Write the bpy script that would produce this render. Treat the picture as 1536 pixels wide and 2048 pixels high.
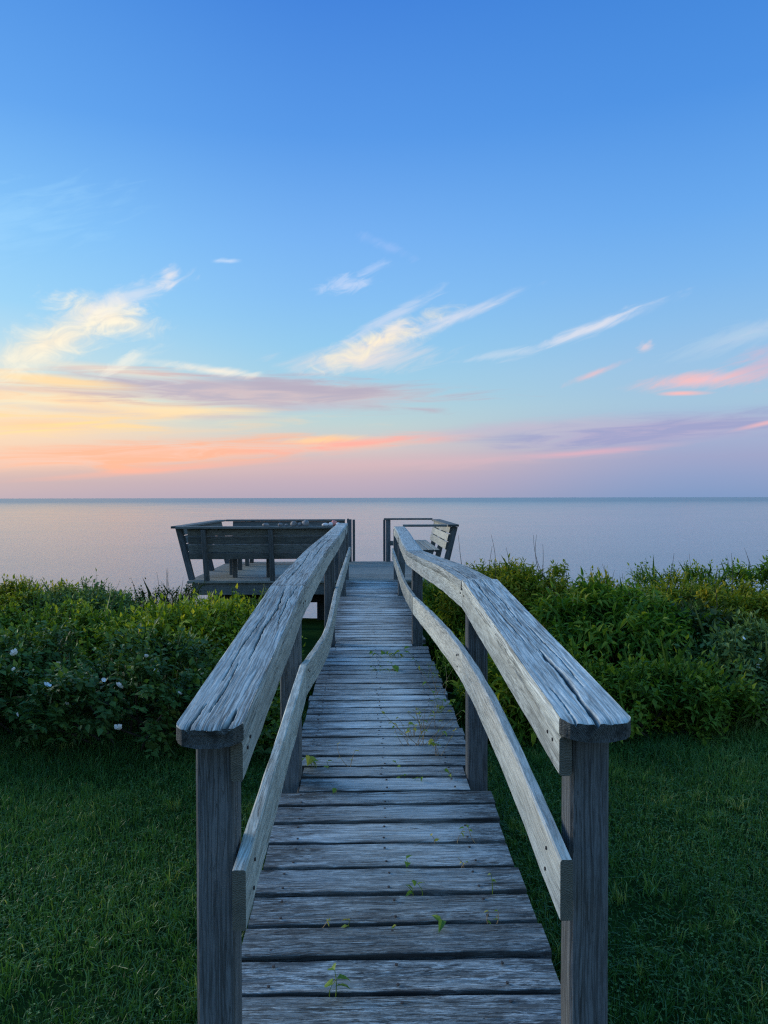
import bpy, math, random
import numpy as np
from mathutils import Matrix, Vector

random.seed(7)
RNG = np.random.default_rng(11)
scene = bpy.context.scene
for o in list(bpy.data.objects):
    bpy.data.objects.remove(o)
COL = scene.collection
R = math.radians

# ------------------------------------------------------------------ camera
cd = bpy.data.cameras.new('camera')
cam = bpy.data.objects.new('camera', cd)
COL.objects.link(cam)
cd.sensor_fit = 'VERTICAL'
cd.sensor_height = 24.0
cd.lens = 24.0 * 1540 / 2048
cd.clip_start = 0.05
cd.clip_end = 90000
cam.matrix_world = (Matrix.Translation((-0.075, 0, 1.25)) @ Matrix.Rotation(R(-1.29), 4, 'Z')
                    @ Matrix.Rotation(R(90 - 1.06), 4, 'X') @ Matrix.Rotation(R(-0.11), 4, 'Z'))
scene.camera = cam

# ------------------------------------------------------------------ exposure
vs = scene.view_settings
vs.view_transform = 'Standard'
vs.look = 'None'
vs.exposure = 0.32
vs.gamma = 1.0
vs.use_curve_mapping = False
scene.render.engine = 'CYCLES'
scene.cycles.max_bounces = 5
scene.cycles.diffuse_bounces = 3
scene.cycles.glossy_bounces = 2
scene.cycles.transmission_bounces = 3
scene.cycles.use_denoising = False
scene.cycles.pixel_filter_type = 'BLACKMAN_HARRIS'
scene.cycles.filter_width = 1.25
scene.cycles.sample_clamp_indirect = 4.0

SUN_AZ, SUN_EL = -62.0, 11.0     # degrees; azimuth from +Y, right positive


def lin(r, g, b):
    f = lambda c: (c / 255 / 12.92) if c / 255 <= 0.04045 else ((c / 255 + 0.055) / 1.055) ** 2.4
    return (f(r), f(g), f(b), 1.0)


# ------------------------------------------------------------------ node helper
class NT:
    def __init__(self, tree):
        self.t = tree
        self.n = tree.nodes
        self.l = tree.links

    def put(self, sock, v):
        if isinstance(v, bpy.types.NodeSocket):
            self.l.new(v, sock)
        elif v is not None:
            sock.default_value = v

    def math(self, op, a, b=None, c=None, clamp=False):
        n = self.n.new('ShaderNodeMath')
        n.operation = op
        n.use_clamp = clamp
        for i, v in enumerate((a, b, c)):
            if v is not None:
                self.put(n.inputs[i], v)
        return n.outputs[0]

    def comb(self, x, y, z):
        n = self.n.new('ShaderNodeCombineXYZ')
        for i, v in enumerate((x, y, z)):
            self.put(n.inputs[i], v)
        return n.outputs[0]

    def sep(self, v):
        n = self.n.new('ShaderNodeSeparateXYZ')
        self.l.new(v, n.inputs[0])
        return n.outputs

    def noise(self, vec, scale=1.0, detail=3.0, rough=0.5, dist=0.0):
        n = self.n.new('ShaderNodeTexNoise')
        n.inputs['Scale'].default_value = scale
        n.inputs['Detail'].default_value = detail
        n.inputs['Roughness'].default_value = rough
        n.inputs['Distortion'].default_value = dist
        self.l.new(vec, n.inputs['Vector'])
        return n.outputs['Fac']

    def ramp(self, fac, stops, interp='LINEAR'):
        n = self.n.new('ShaderNodeValToRGB')
        cr = n.color_ramp
        cr.interpolation = interp
        while len(cr.elements) < len(stops):
            cr.elements.new(0.5)
        for e, (p, c) in zip(cr.elements, stops):
            e.position = p
            e.color = c if not isinstance(c, (int, float)) else (c, c, c, 1)
        self.put(n.inputs[0], fac)
        return n.outputs[0]

    def mix(self, fac, a, b, mode='MIX'):
        n = self.n.new('ShaderNodeMix')
        n.data_type = 'RGBA'
        n.blend_type = mode
        n.clamp_factor = True
        self.put(n.inputs[0], fac)
        self.put(n.inputs[6], a)
        self.put(n.inputs[7], b)
        return n.outputs[2]

    def mapr(self, v, a, b, c=0.0, d=1.0, smooth=False):
        n = self.n.new('ShaderNodeMapRange')
        n.interpolation_type = 'SMOOTHSTEP' if smooth else 'LINEAR'
        n.clamp = True
        for i, x in enumerate((v, a, b, c, d)):
            self.put(n.inputs[i], x)
        return n.outputs[0]

    def bump(self, h, strength, dist, normal=None):
        n = self.n.new('ShaderNodeBump')
        n.inputs['Strength'].default_value = strength
        n.inputs['Distance'].default_value = dist
        self.l.new(h, n.inputs['Height'])
        if normal is not None:
            self.l.new(normal, n.inputs['Normal'])
        return n.outputs[0]


# ------------------------------------------------------------------ world: dusk sky with sunset glow and thin cloud
world = bpy.data.worlds.new('World')
scene.world = world
world.use_nodes = True
world.cycles.sampling_method = 'MANUAL'
world.cycles.sample_map_resolution = 512
W = NT(world.node_tree)
W.n.clear()
wo = W.n.new('ShaderNodeOutputWorld')
bg = W.n.new('ShaderNodeBackground')
W.l.new(bg.outputs[0], wo.inputs[0])
bg.inputs['Strength'].default_value = 0.1
tc = W.n.new('ShaderNodeTexCoord')
dx, dy, dz = W.sep(tc.outputs['Generated'])[:3]
EL = W.math('MULTIPLY', W.math('ARCSINE', dz), 57.2958)
AZ = W.math('MULTIPLY', W.math('ARCTAN2', dx, dy), 57.2958)
elf = W.math('DIVIDE', W.math('MAXIMUM', EL, 0.0), 90.0)


def sky_ramp(stops):
    return W.ramp(elf, [(e / 90.0, lin(*c)) for e, c in stops])


sk_left = sky_ramp([(0, (176, 164, 182)), (1.2, (190, 168, 176)), (2.6, (232, 190, 170)), (4.6, (244, 212, 178)),
                    (7, (222, 220, 204)), (9.5, (186, 215, 225)), (13, (148, 205, 240)), (18, (124, 191, 244)),
                    (25, (88, 159, 234)), (33, (66, 138, 222)), (90, (82, 154, 218))])  # unseen zenith lightened in every ramp to add light on the foreground
sk_mid = sky_ramp([(0, (170, 162, 186)), (1.2, (184, 166, 186)), (2.4, (202, 174, 182)), (3.6, (206, 190, 192)),
                   (5.4, (184, 204, 206)), (7.5, (162, 203, 220)), (11, (140, 196, 232)), (14.5, (126, 185, 238)),
                   (18.5, (112, 173, 238)), (25, (80, 148, 228)), (33, (58, 126, 216)), (90, (82, 154, 218))])
sk_right = sky_ramp([(0, (122, 151, 196)), (1.4, (134, 154, 198)), (2.8, (150, 158, 198)), (4.4, (156, 170, 206)),
                     (6.5, (158, 191, 216)), (9, (150, 190, 224)), (12, (134, 185, 230)), (15, (118, 177, 234)),
                     (19, (100, 165, 234)), (26, (72, 142, 224)), (33, (58, 128, 214)), (90, (82, 154, 218))])
# unseen eastern sky behind, brightened to lift the foreground: pale band, blue above
sk_back = sky_ramp([(0, (124, 152, 190)), (4, (150, 166, 198)), (9, (180, 186, 206)), (16, (172, 198, 218)), (28, (144, 190, 226)),
                    (45, (106, 166, 224)), (90, (82, 154, 218))])
sunang = W.math('MULTIPLY', W.math('ADD', AZ, -SUN_AZ), math.pi / 180)
wgt = W.math('MULTIPLY_ADD', W.math('COSINE', sunang), 0.5, 0.5)    # 1 towards the sunset, 0 opposite
skycol = W.mix(W.mapr(wgt, 0.08, 0.50, smooth=True), sk_back, sk_right)
skycol = W.mix(W.mapr(wgt, 0.53, 0.76, smooth=True), skycol, sk_mid)
skycol = W.mix(W.mapr(wgt, 0.75, 0.93, smooth=True), skycol, sk_left)


def streak_noise(ang, fa, fb, seed, detail=6.0, dist=0.6):
    c, s = math.cos(R(ang)), math.sin(R(ang))
    a = W.math('ADD', W.math('MULTIPLY', AZ, c * fa), W.math('MULTIPLY', EL, s * fa))
    b = W.math('SUBTRACT', W.math('MULTIPLY', EL, c * fb), W.math('MULTIPLY', AZ, s * fb))
    return W.noise(W.comb(a, b, seed), 1.0, detail, 0.6, dist)


NZ = {'h': streak_noise(2, 0.13, 1.35, 1.7, 8.0, 0.9), 'd': streak_noise(19, 0.28, 1.4, 8.1, 8.0, 0.9), 'f': streak_noise(24, 0.5, 1.25, 4.4, 8.0, 1.0), 'p': streak_noise(12, 0.42, 0.75, 2.2, 9.0, 1.4)}


def cloud(az, el, ln, wd, ang, col, op, nz, col2=None, soft=0.7, rag=0.8, flip=False):
    """a wisp of cloud centred on one direction of the sky (degrees)"""
    global skycol
    c, s = math.cos(R(ang)), math.sin(R(ang))
    ax = W.math('ADD', AZ, -az)
    ay = W.math('ADD', EL, -el)
    an = W.math('ADD', W.math('MULTIPLY', ax, c / ln), W.math('MULTIPLY', ay, s / ln))
    bn = W.math('SUBTRACT', W.math('MULTIPLY', ay, c / wd), W.math('MULTIPLY', ax, s / wd))
    r = W.math('SQRT', W.math('ADD', W.math('MULTIPLY', an, an), W.math('MULTIPLY', bn, bn)))
    n = NZ[nz]
    r = W.math('MULTIPLY_ADD', n, (-1 if flip else 1) * rag * 2.8, W.math('ADD', r, (1 if flip else -1) * rag * 1.4))
    m = W.mapr(r, 1.05, 1.05 - soft * 1.7, 0.0, op, smooth=True)
    cc = lin(*col)
    if col2 is not None:
        cc = W.mix(W.mapr(n, 0.42, 0.6), lin(*col), lin(*col2))
    skycol = W.mix(m, skycol, cc)


# long bands low over the sea
cloud(-21, 6.6, 20, 2.2, -1, (250, 206, 160), 0.85, 'h', (255, 228, 178), soft=0.7)
cloud(-7, 7.6, 17, 1.5, -1, (180, 170, 188), 0.95, 'h', (204, 182, 188), rag=0.6, soft=0.4)
cloud(-6, 8.15, 10, 0.6, -4, (176, 166, 186), 0.9, 'h', rag=0.35, soft=0.5)
cloud(-18, 8.9, 9, 0.55, -3, (230, 194, 178), 0.75, 'h', (252, 224, 186), rag=0.4)
cloud(-11, 9.15, 5.5, 0.45, -5, (252, 238, 218), 0.85, 'd', rag=0.5)
cloud(-4, 6.7, 9, 0.5, 4, (184, 188, 204), 0.7, 'h', rag=0.4, flip=True)
cloud(-16, 6.0, 12, 0.4, -1, (212, 186, 184), 0.65, 'h', rag=0.5, flip=True)
cloud(-24, 7.3, 8, 0.35, 0, (222, 186, 176), 0.6, 'h', rag=0.5, flip=True)
cloud(-23, 5.0, 10, 1.0, 2, (255, 216, 140), 0.85, 'h', (252, 196, 146), rag=0.6)
cloud(-13, 6.2, 8, 0.5, 1, (255, 222, 168), 0.75, 'h', rag=0.45, soft=0.5)
cloud(-22, 8.0, 7, 0.5, -3, (255, 214, 150), 0.8, 'h', rag=0.4, soft=0.5)
cloud(-16, 3.1, 18, 1.15, 4, (250, 176, 144), 0.9, 'h', (246, 194, 176), rag=0.6, soft=0.5)
cloud(-14, 2.1, 13, 0.35, 5, (250, 172, 152), 0.7, 'h', rag=0.35)
cloud(-1.0, 4.0, 11, 0.75, 4, (252, 170, 158), 0.95, 'h', (252, 190, 162), rag=0.45)
cloud(-3.4, 4.3, 4.6, 0.42, 4, (255, 204, 152), 0.9, 'd', rag=0.5)
cloud(20, 4.6, 14, 1.4, 3, (152, 154, 198), 0.9, 'h', (178, 166, 200), rag=0.5, soft=0.5)
cloud(11, 5.0, 12, 0.8, 4, (190, 176, 200), 0.7, 'h', rag=0.5, flip=True)
cloud(16, 3.2, 9, 0.36, 4, (218, 170, 190), 0.85, 'h', rag=0.35)
cloud(4, 2.6, 17, 0.8, 2, (210, 176, 188), 0.65, 'h', rag=0.5)
# pink scraps to the right
cloud(23.8, 8.0, 5.4, 0.75, 3, (252, 186, 182), 0.9, 'd', (246, 190, 196), rag=0.5)
cloud(22.4, 7.15, 2.1, 0.22, -2, (252, 184, 180), 0.9, 'h', rag=0.35)
cloud(28.5, 8.9, 4.0, 1.5, 10, (212, 178, 198), 0.65, 'd')
cloud(16.6, 8.8, 2.6, 0.32, 20, (240, 190, 192), 0.75, 'd', rag=0.5)
cloud(20.0, 10.5, 0.7, 0.45, 20, (240, 208, 208), 0.6, 'f')
cloud(27.6, 4.9, 2.8, 0.22, 12, (246, 184, 186), 0.7, 'h', rag=0.4)
cloud(26.5, 10.8, 6.0, 1.0, 14, (180, 206, 228), 0.6, 'd', (206, 214, 228))
# bright wisps
cloud(-22.0, 10.5, 7.4, 1.9, 26, (255, 240, 210), 0.95, 'p', (253, 232, 200), rag=0.5)
cloud(-18.4, 12.5, 4.4, 1.5, -10, (255, 242, 214), 0.97, 'p', (254, 232, 198), rag=0.6)
cloud(-17.0, 13.8, 5.5, 1.1, 24, (224, 226, 234), 0.6, 'f', rag=0.7)
cloud(-14.2, 15.4, 1.3, 0.75, 50, (244, 234, 230), 0.75, 'f', rag=0.6)
cloud(-17.0, 9.6, 3.2, 0.6, 28, (244, 238, 222), 0.65, 'f')
cloud(-10.1, 16.7, 1.3, 0.24, 4, (216, 228, 246), 0.8, 'd', rag=0.5)
cloud(-1.5, 15.4, 2.4, 0.75, 6, (202, 216, 244), 0.8, 'f')
cloud(0.6, 16.5, 1.6, 0.45, 24, (178, 204, 244), 0.6, 'f')
cloud(1.5, 18.0, 2.6, 0.5, -20, (146, 186, 242), 0.6, 'f')
cloud(-0.5, 10.1, 7.6, 1.3, 4, (228, 218, 218), 0.8, 'd', rag=0.6)
cloud(1.0, 11.4, 6.0, 1.3, 20, (255, 238, 206), 0.95, 'p', (250, 228, 210), rag=0.6)
cloud(2.2, 12.4, 1.6, 0.6, 20, (252, 236, 220), 0.7, 'p', rag=0.6)
cloud(7.0, 13.2, 6.0, 0.55, 20, (216, 220, 234), 0.8, 'd', rag=0.6)
cloud(1.5, 13.0, 5.5, 0.6, 27, (206, 216, 236), 0.65, 'd')
cloud(16.6, 12.0, 6.6, 0.62, 17, (220, 222, 234), 0.9, 'd', (198, 212, 236), rag=0.55)
cloud(10.0, 10.4, 3.6, 0.35, 8, (192, 212, 232), 0.65, 'd')
cloud(-26, 17, 10, 3.0, 20, (150, 206, 248), 0.45, 'd')

nish = W.n.new('ShaderNodeTexSky')
nish.sky_type = 'NISHITA'
nish.sun_disc = False
nish.sun_elevation = R(SUN_EL)
nish.sun_rotation = R(SUN_AZ)
nish.altitude = 0
# strength 0.1 overall: the physical sky gives a little of the light, the dusk colour ramps the rest
tot = W.n.new('ShaderNodeMix')
tot.data_type = 'RGBA'
tot.blend_type = 'ADD'
tot.inputs[0].default_value = 1.0
sc10 = W.n.new('ShaderNodeVectorMath')
sc10.operation = 'SCALE'
W.l.new(skycol, sc10.inputs[0])
sc10.inputs['Scale'].default_value = 8.0
W.l.new(sc10.outputs[0], tot.inputs[6])
scn = W.n.new('ShaderNodeVectorMath')
scn.operation = 'SCALE'
W.l.new(nish.outputs[0], scn.inputs[0])
scn.inputs['Scale'].default_value = 0.11
W.l.new(scn.outputs[0], tot.inputs[7])
W.l.new(tot.outputs[2], bg.inputs['Color'])

# ------------------------------------------------------------------ sun: low in the west, veiled
sl = bpy.data.lights.new('sun', 'SUN')
sl.energy = 2.5
sl.angle = R(35)
sl.color = (1.0, 0.92, 0.80)
sun = bpy.data.objects.new('sun', sl)
COL.objects.link(sun)
sd = Vector((math.sin(R(SUN_AZ)) * math.cos(R(SUN_EL)), math.cos(R(SUN_AZ)) * math.cos(R(SUN_EL)), math.sin(R(SUN_EL))))
sun.rotation_euler = sd.to_track_quat('Z', 'Y').to_euler()
sun.location = sd * 40


# ------------------------------------------------------------------ numpy noise
def vnoise(x, y, seed=0):
    x = np.asarray(x, float)
    y = np.asarray(y, float)
    xi = np.floor(x).astype(np.int64)
    yi = np.floor(y).astype(np.int64)
    xf = x - xi
    yf = y - yi
    u = xf * xf * (3 - 2 * xf)
    v = yf * yf * (3 - 2 * yf)

    def h(a, b):
        n = (a * 374761393 + b * 668265263 + seed * 974711) & 0x7fffffff
        n = ((n ^ (n >> 13)) * 1274126177) & 0x7fffffff
        return ((n ^ (n >> 16)) & 0xffff) / 65535.0
    return (h(xi, yi) * (1 - u) * (1 - v) + h(xi + 1, yi) * u * (1 - v) + h(xi, yi + 1) * (1 - u) * v + h(xi + 1, yi + 1) * u * v)


def fbm(x, y, seed=0, o=4):
    t = 0
    a = 0.5
    for i in range(o):
        t = t + a * vnoise(np.asarray(x) * 2 ** i, np.asarray(y) * 2 ** i, seed + i * 17)
        a *= 0.5
    return t / (1 - 0.5 ** o)


# ------------------------------------------------------------------ materials
def new_mat(name):
    m = bpy.data.materials.new(name)
    m.use_nodes = True
    N = NT(m.node_tree)
    bs = m.node_tree.nodes['Principled BSDF']
    return m, N, bs


def wood(name, light, mid, dark, streak=0.5, patch=0.4, bump=0.6, worn=False, fine=1.0, lines=0.0, warpk=0.05):
    m, N, bs = new_mat(name)
    uv = N.n.new('ShaderNodeUVMap')
    uv.uv_map = 'UVMap'
    u, v, _ = N.sep(uv.outputs[0])[:3]
    oi = N.n.new('ShaderNodeObjectInfo')
    rnd = N.math('MULTIPLY', oi.outputs['Random'], 43.0)
    u2 = N.math('ADD', u, rnd)
    warp = N.noise(N.comb(N.math('MULTIPLY', u2, 3.0), N.math('MULTIPLY', v, 10.0), rnd), 1, 2, 0.5)
    vw = N.math('MULTIPLY_ADD', warp, warpk, v)
    g1 = N.noise(N.comb(N.math('MULTIPLY', u2, 9.0 * fine), N.math('MULTIPLY', vw, 120.0 * fine), rnd), 1, 5, 0.66)
    g2 = N.noise(N.comb(N.math('MULTIPLY', u2, 4.0), N.math('MULTIPLY', vw, 48.0), rnd), 1, 5, 0.6, 0.4)
    g3 = N.noise(N.comb(N.math('MULTIPLY', u2, 22.0), N.math('MULTIPLY', vw, 260.0), rnd), 1, 3, 0.75)
    pt = N.noise(N.comb(N.math('MULTIPLY', u2, 6.0), N.math('MULTIPLY', v, 26.0), rnd), 1, 6, 0.68, 0.3)
    big = N.noise(N.comb(N.math('MULTIPLY', u2, 1.1), N.math('MULTIPLY', v, 4.0), rnd), 1, 3, 0.5)
    # thin open checks along the grain
    ck = N.noise(N.comb(N.math('MULTIPLY', u2, 1.6), N.math('MULTIPLY', vw, 34.0), N.math('ADD', rnd, 5.0)), 1, 4, 0.6, 0.3)
    crack = N.mapr(N.math('ABSOLUTE', N.math('ADD', ck, -0.47)), 0.0, 0.012, 1.0, 0.0)
    crack = N.math('MULTIPLY', crack, N.mapr(big, 0.42, 0.6))
    grain = N.math('MULTIPLY_ADD', g2, 0.35, N.math('MULTIPLY', g1, 0.65))
    grain = N.math('MULTIPLY_ADD', N.math('ADD', g3, -0.5), 0.9, grain)
    gm = N.mapr(grain, 0.38, 0.60)
    c = N.mix(gm, mid, light)
    dk = N.mapr(N.math('MULTIPLY_ADD', g3, 0.55, g1), 0.77, 0.68, 0.0, streak)
    dk2 = N.mapr(N.math('ADD', pt, N.math('MULTIPLY', g3, 0.35)), 0.66, 0.74, 0.0, patch)
    dk2 = N.math('MULTIPLY', dk2, N.mapr(N.math('FRACT', N.math('MULTIPLY', oi.outputs['Random'], 7.31)), 0.0, 1.0, 0.35, 1.15), clamp=True)
    if worn:   # dirt and algae stay where feet do not scrub the boards; the first boards by the lawn are dirtiest
        geo = N.n.new('ShaderNodeNewGeometry')
        px, py = N.sep(geo.outputs['Position'])[:2]
        edge = N.mapr(N.math('ADD', N.math('ABSOLUTE', px), N.math('MULTIPLY', N.math('ADD', big, -0.5), 0.7)), 0.14, 0.36)
        edge = N.math('MAXIMUM', edge, N.mapr(py, 3.2, 2.2, 0.0, 0.95))
        keep = N.mapr(edge, 0.0, 1.0, 0.30, 1.0)
        dk = N.math('MULTIPLY', dk, keep)
        dk2 = N.math('ADD', N.math('MULTIPLY', dk2, keep), N.math('MULTIPLY', edge, N.mapr(N.math('ADD', g1, N.math('MULTIPLY', g3, 0.4)), 0.68, 0.75, 0.0, 0.75)), clamp=True)
        c = N.mix(N.math('MULTIPLY', N.math('SUBTRACT', 1.0, edge), 0.35), c, light)
        flk = N.noise(N.comb(N.math('MULTIPLY', u2, 11.0), N.math('MULTIPLY', vw, 62.0), N.math('ADD', rnd, 9.0)), 1, 6, 0.72, 0.2)
        dk2 = N.math('MAXIMUM', dk2, N.math('MULTIPLY', N.mapr(edge, 0.0, 1.0, 0.12, 1.0), N.mapr(flk, 0.49, 0.45, 0.0, 0.72)))
        c = N.mix(N.math('MULTIPLY', edge, N.mapr(flk, 0.55, 0.60, 0.0, 0.8)), c, light)
    c = N.mix(dk, c, dark)
    c = N.mix(dk2, c, dark)
    c = N.mix(N.math('MULTIPLY', crack, 0.9), c, (0.012, 0.013, 0.014, 1))
    if lines:   # long open grain lines
        l1 = N.noise(N.comb(N.math('MULTIPLY', u2, 1.9), N.math('MULTIPLY', vw, 100.0), N.math('ADD', rnd, 2.0)), 1, 2, 0.5)
        l1 = N.mapr(N.math('ABSOLUTE', N.math('ADD', l1, -0.5)), 0.022, 0.065, lines, 0.0)
        l1 = N.math('MULTIPLY', l1, N.mapr(big, 0.30, 0.55, 0.35, 1.0))
        c = N.mix(l1, c, tuple(x * 0.55 for x in dark[:3]) + (1,))
    at = N.n.new('ShaderNodeAttribute')
    at.attribute_name = 'groove'
    c = N.mix(at.outputs['Fac'], c, (0.012, 0.013, 0.015, 1))
    tint = N.mapr(big, 0.3, 0.7)
    c = N.mix(N.math('MULTIPLY', tint, 0.35), c, N.mix(0.5, c, (0.27, 0.275, 0.24, 1)))
    val = N.math('MULTIPLY_ADD', oi.outputs['Random'], 0.40, 0.78)
    hsv = N.n.new('ShaderNodeHueSaturation')
    N.put(hsv.inputs['Value'], val)
    N.l.new(c, hsv.inputs['Color'])
    N.l.new(hsv.outputs[0], bs.inputs['Base Color'])
    bs.inputs['Roughness'].default_value = 0.82
    bs.inputs['Specular IOR Level'].default_value = 0.25
    h = N.math('ADD', N.math('MULTIPLY', g1, 0.5), N.math('MULTIPLY', g2, 0.6))
    h = N.math('ADD', h, N.math('MULTIPLY', g3, 0.2))
    h = N.math('SUBTRACT', h, N.math('MULTIPLY', crack, 1.0))
    N.l.new(N.bump(h, bump, 0.006), bs.inputs['Normal'])
    return m


def endgrain(name, light, dark):
    m, N, bs = new_mat(name)
    uv = N.n.new('ShaderNodeUVMap')
    uv.uv_map = 'UVMap'
    u, v, _ = N.sep(uv.outputs[0])[:3]
    oi = N.n.new('ShaderNodeObjectInfo')
    rnd = oi.outputs['Random']
    cu = N.math('ADD', u, N.math('MULTIPLY_ADD', rnd, 0.06, -0.03))
    cv = N.math('ADD', v, 0.075)
    rr = N.math('SQRT', N.math('ADD', N.math('MULTIPLY', cu, cu), N.math('MULTIPLY', cv, cv)))
    nz = N.noise(uv.outputs[0], 40, 3, 0.6)
    rr = N.math('MULTIPLY_ADD', nz, 0.016, rr)
    ring = N.math('SINE', N.math('MULTIPLY', rr, 1700.0))
    fl = N.noise(uv.outputs[0], 160, 4, 0.7)
    c = N.mix(N.mapr(ring, -1.0, 1.0, 0.35, 0.85), dark, light)
    c = N.mix(N.mapr(fl, 0.5, 0.68), c, dark)
    c = N.mix(N.mapr(N.noise(uv.outputs[0], 22, 3, 0.6), 0.52, 0.7, 0, 0.8), c, dark)
    N.l.new(c, bs.inputs['Base Color'])
    bs.inputs['Roughness'].default_value = 0.9
    bs.inputs['Specular IOR Level'].default_value = 0.15
    N.l.new(N.bump(N.math('ADD', ring, N.math('MULTIPLY', fl, 2.0)), 0.5, 0.002), bs.inputs['Normal'])
    return m


G = lambda v, w=0.0: (v * (.89 + w), v, v * (.97 - w * 1.4), 1)
M = {}
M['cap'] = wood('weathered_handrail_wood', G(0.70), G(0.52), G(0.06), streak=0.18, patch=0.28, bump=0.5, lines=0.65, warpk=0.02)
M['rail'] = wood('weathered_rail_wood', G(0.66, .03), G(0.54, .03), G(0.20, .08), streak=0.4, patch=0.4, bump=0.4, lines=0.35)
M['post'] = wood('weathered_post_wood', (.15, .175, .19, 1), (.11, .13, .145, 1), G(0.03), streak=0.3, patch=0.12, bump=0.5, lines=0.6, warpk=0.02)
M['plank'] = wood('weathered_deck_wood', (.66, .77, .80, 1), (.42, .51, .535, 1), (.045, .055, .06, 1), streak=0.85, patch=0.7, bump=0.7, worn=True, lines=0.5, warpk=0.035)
M['platform'] = wood('weathered_platform_wood', G(0.36, .06), G(0.27, .06), G(0.07), streak=0.5, patch=0.3, bump=0.4)
M['bench'] = wood('weathered_bench_wood', G(0.22), G(0.15), G(0.05), streak=0.5, patch=0.25, bump=0.4)
M['pale'] = wood('pale_bench_wood', G(0.46, .08), G(0.38, .08), G(0.16), streak=0.4, patch=0.2, bump=0.4)
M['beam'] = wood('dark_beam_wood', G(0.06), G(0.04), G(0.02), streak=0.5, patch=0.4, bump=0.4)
M['end'] = endgrain('wood_end_grain', G(0.16), G(0.03))
M['end2'] = endgrain('rail_end_grain', G(0.20, .12), G(0.11, .1))


def leaf_mat(name, c0, c1, c2, trans=0.25, rough=0.55, spec=0.3):
    m, N, bs = new_mat(name)
    at = N.n.new('ShaderNodeAttribute')
    at.attribute_name = 'rnd'
    c = N.ramp(at.outputs['Fac'], [(0.0, (*c0, 1)), (0.55, (*c1, 1)), (0.92, (*c2, 1)), (1.0, tuple(min(1, x * 1.25 + .03) for x in c2) + (1,))])
    N.l.new(c, bs.inputs['Base Color'])
    bs.inputs['Roughness'].default_value = rough
    bs.inputs['Specular IOR Level'].default_value = spec
    tr = N.n.new('ShaderNodeBsdfTranslucent')
    N.l.new(N.mix(1.0, c, (1.0, 1.0, 0.45, 1), 'MULTIPLY'), tr.inputs['Color'])
    mx = N.n.new('ShaderNodeMixShader')
    mx.inputs[0].default_value = trans
    N.l.new(bs.outputs[0], mx.inputs[1])
    N.l.new(tr.outputs[0], mx.inputs[2])
    out = [n for n in N.n if n.type == 'OUTPUT_MATERIAL'][0]
    N.l.new(mx.outputs[0], out.inputs[0])
    return m


M['rose'] = leaf_mat('rose_leaf', (.045, .105, .025), (.07, .16, .034), (.13, .22, .04))
M['yellow'] = leaf_mat('yellowgreen_leaf', (.10, .20, .016), (.26, .36, .020), (.55, .50, .03), trans=0.35)
M['green'] = leaf_mat('midgreen_leaf', (.075, .17, .020), (.16, .27, .024), (.38, .42, .03), trans=0.35)
M['lance'] = leaf_mat('lance_leaf', (.065, .17, .018), (.14, .27, .022), (.34, .38, .03), trans=0.35)
M['rust'] = leaf_mat('rust_tipped_leaf', (.10, .18, .018), (.26, .31, .020), (.56, .42, .035), trans=0.4)
M['grey'] = leaf_mat('greygreen_leaf', (.08, .15, .045), (.14, .23, .06), (.24, .32, .08))
M['dark'] = leaf_mat('dark_leaf', (.03, .06, .015), (.05, .09, .02), (.09, .12, .025))
M['grass'] = leaf_mat('lawn_grass', (.045, .145, .032), (.10, .245, .05), (.32, .38, .10), trans=0.3, rough=0.45, spec=0.4)
M['clover'] = leaf_mat('clover_leaf', (.05, .14, .035), (.09, .21, .05), (.16, .28, .08))
M['reed'] = leaf_mat('dune_grass', (.10, .12, .05), (.18, .19, .09), (.32, .30, .16))
M['sprout'] = leaf_mat('sprout_leaf', (.12, .24, .03), (.20, .32, .04), (.42, .38, .06), trans=0.3)


def plain(name, col, rough=0.7, nscale=30, var=0.4):
    m, N, bs = new_mat(name)
    tcn = N.n.new('ShaderNodeTexCoord')
    nz = N.noise(tcn.outputs['Object'], nscale, 4, 0.6)
    c = N.mix(N.mapr(nz, 0.3, 0.7), tuple(x * (1 - var) for x in col) + (1,), tuple(min(1, x * (1 + var)) for x in col) + (1,))
    N.l.new(c, bs.inputs['Base Color'])
    bs.inputs['Roughness'].default_value = rough
    N.l.new(N.bump(nz, 0.3, 0.01), bs.inputs['Normal'])
    return m


M['stem'] = plain('twig_bark', (.05, .04, .03), 0.9)
M['dry'] = plain('dry_stalk', (.30, .22, .12), 0.9)
M['petal'] = plain('white_petal', (.92, .94, .96), 0.6, var=.03)
M['pistil'] = plain('yellow_stamen', (.6, .45, .08), 0.7)
M['stone'] = plain('grey_beach_stone', (.22, .22, .22), 0.7, 25)
M['shell'] = plain('white_shell', (.70, .70, .70), 0.5, 40, .15)
M['pink'] = plain('pink_shell', (.75, .28, .24), 0.5, 40, .15)
M['nail'] = plain('rusty_nail', (.05, .04, .035), 0.6, 200)


# ------------------------------------------------------------------ object helpers
def tag(o, label, cat, group=None):
    o['label'] = label
    o['category'] = cat
    if group:
        o['group'] = group
    return o


def empty(name, loc=(0, 0, 0)):
    o = bpy.data.objects.new(name, None)
    o.location = loc
    o.empty_display_size = 0.1
    COL.objects.link(o)
    return o


def link(name, me, parent=None, loc=None):
    o = bpy.data.objects.new(name, me)
    COL.objects.link(o)
    if parent is not None:
        o.parent = parent
    if loc is not None:
        o.location = loc
    return o


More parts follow.
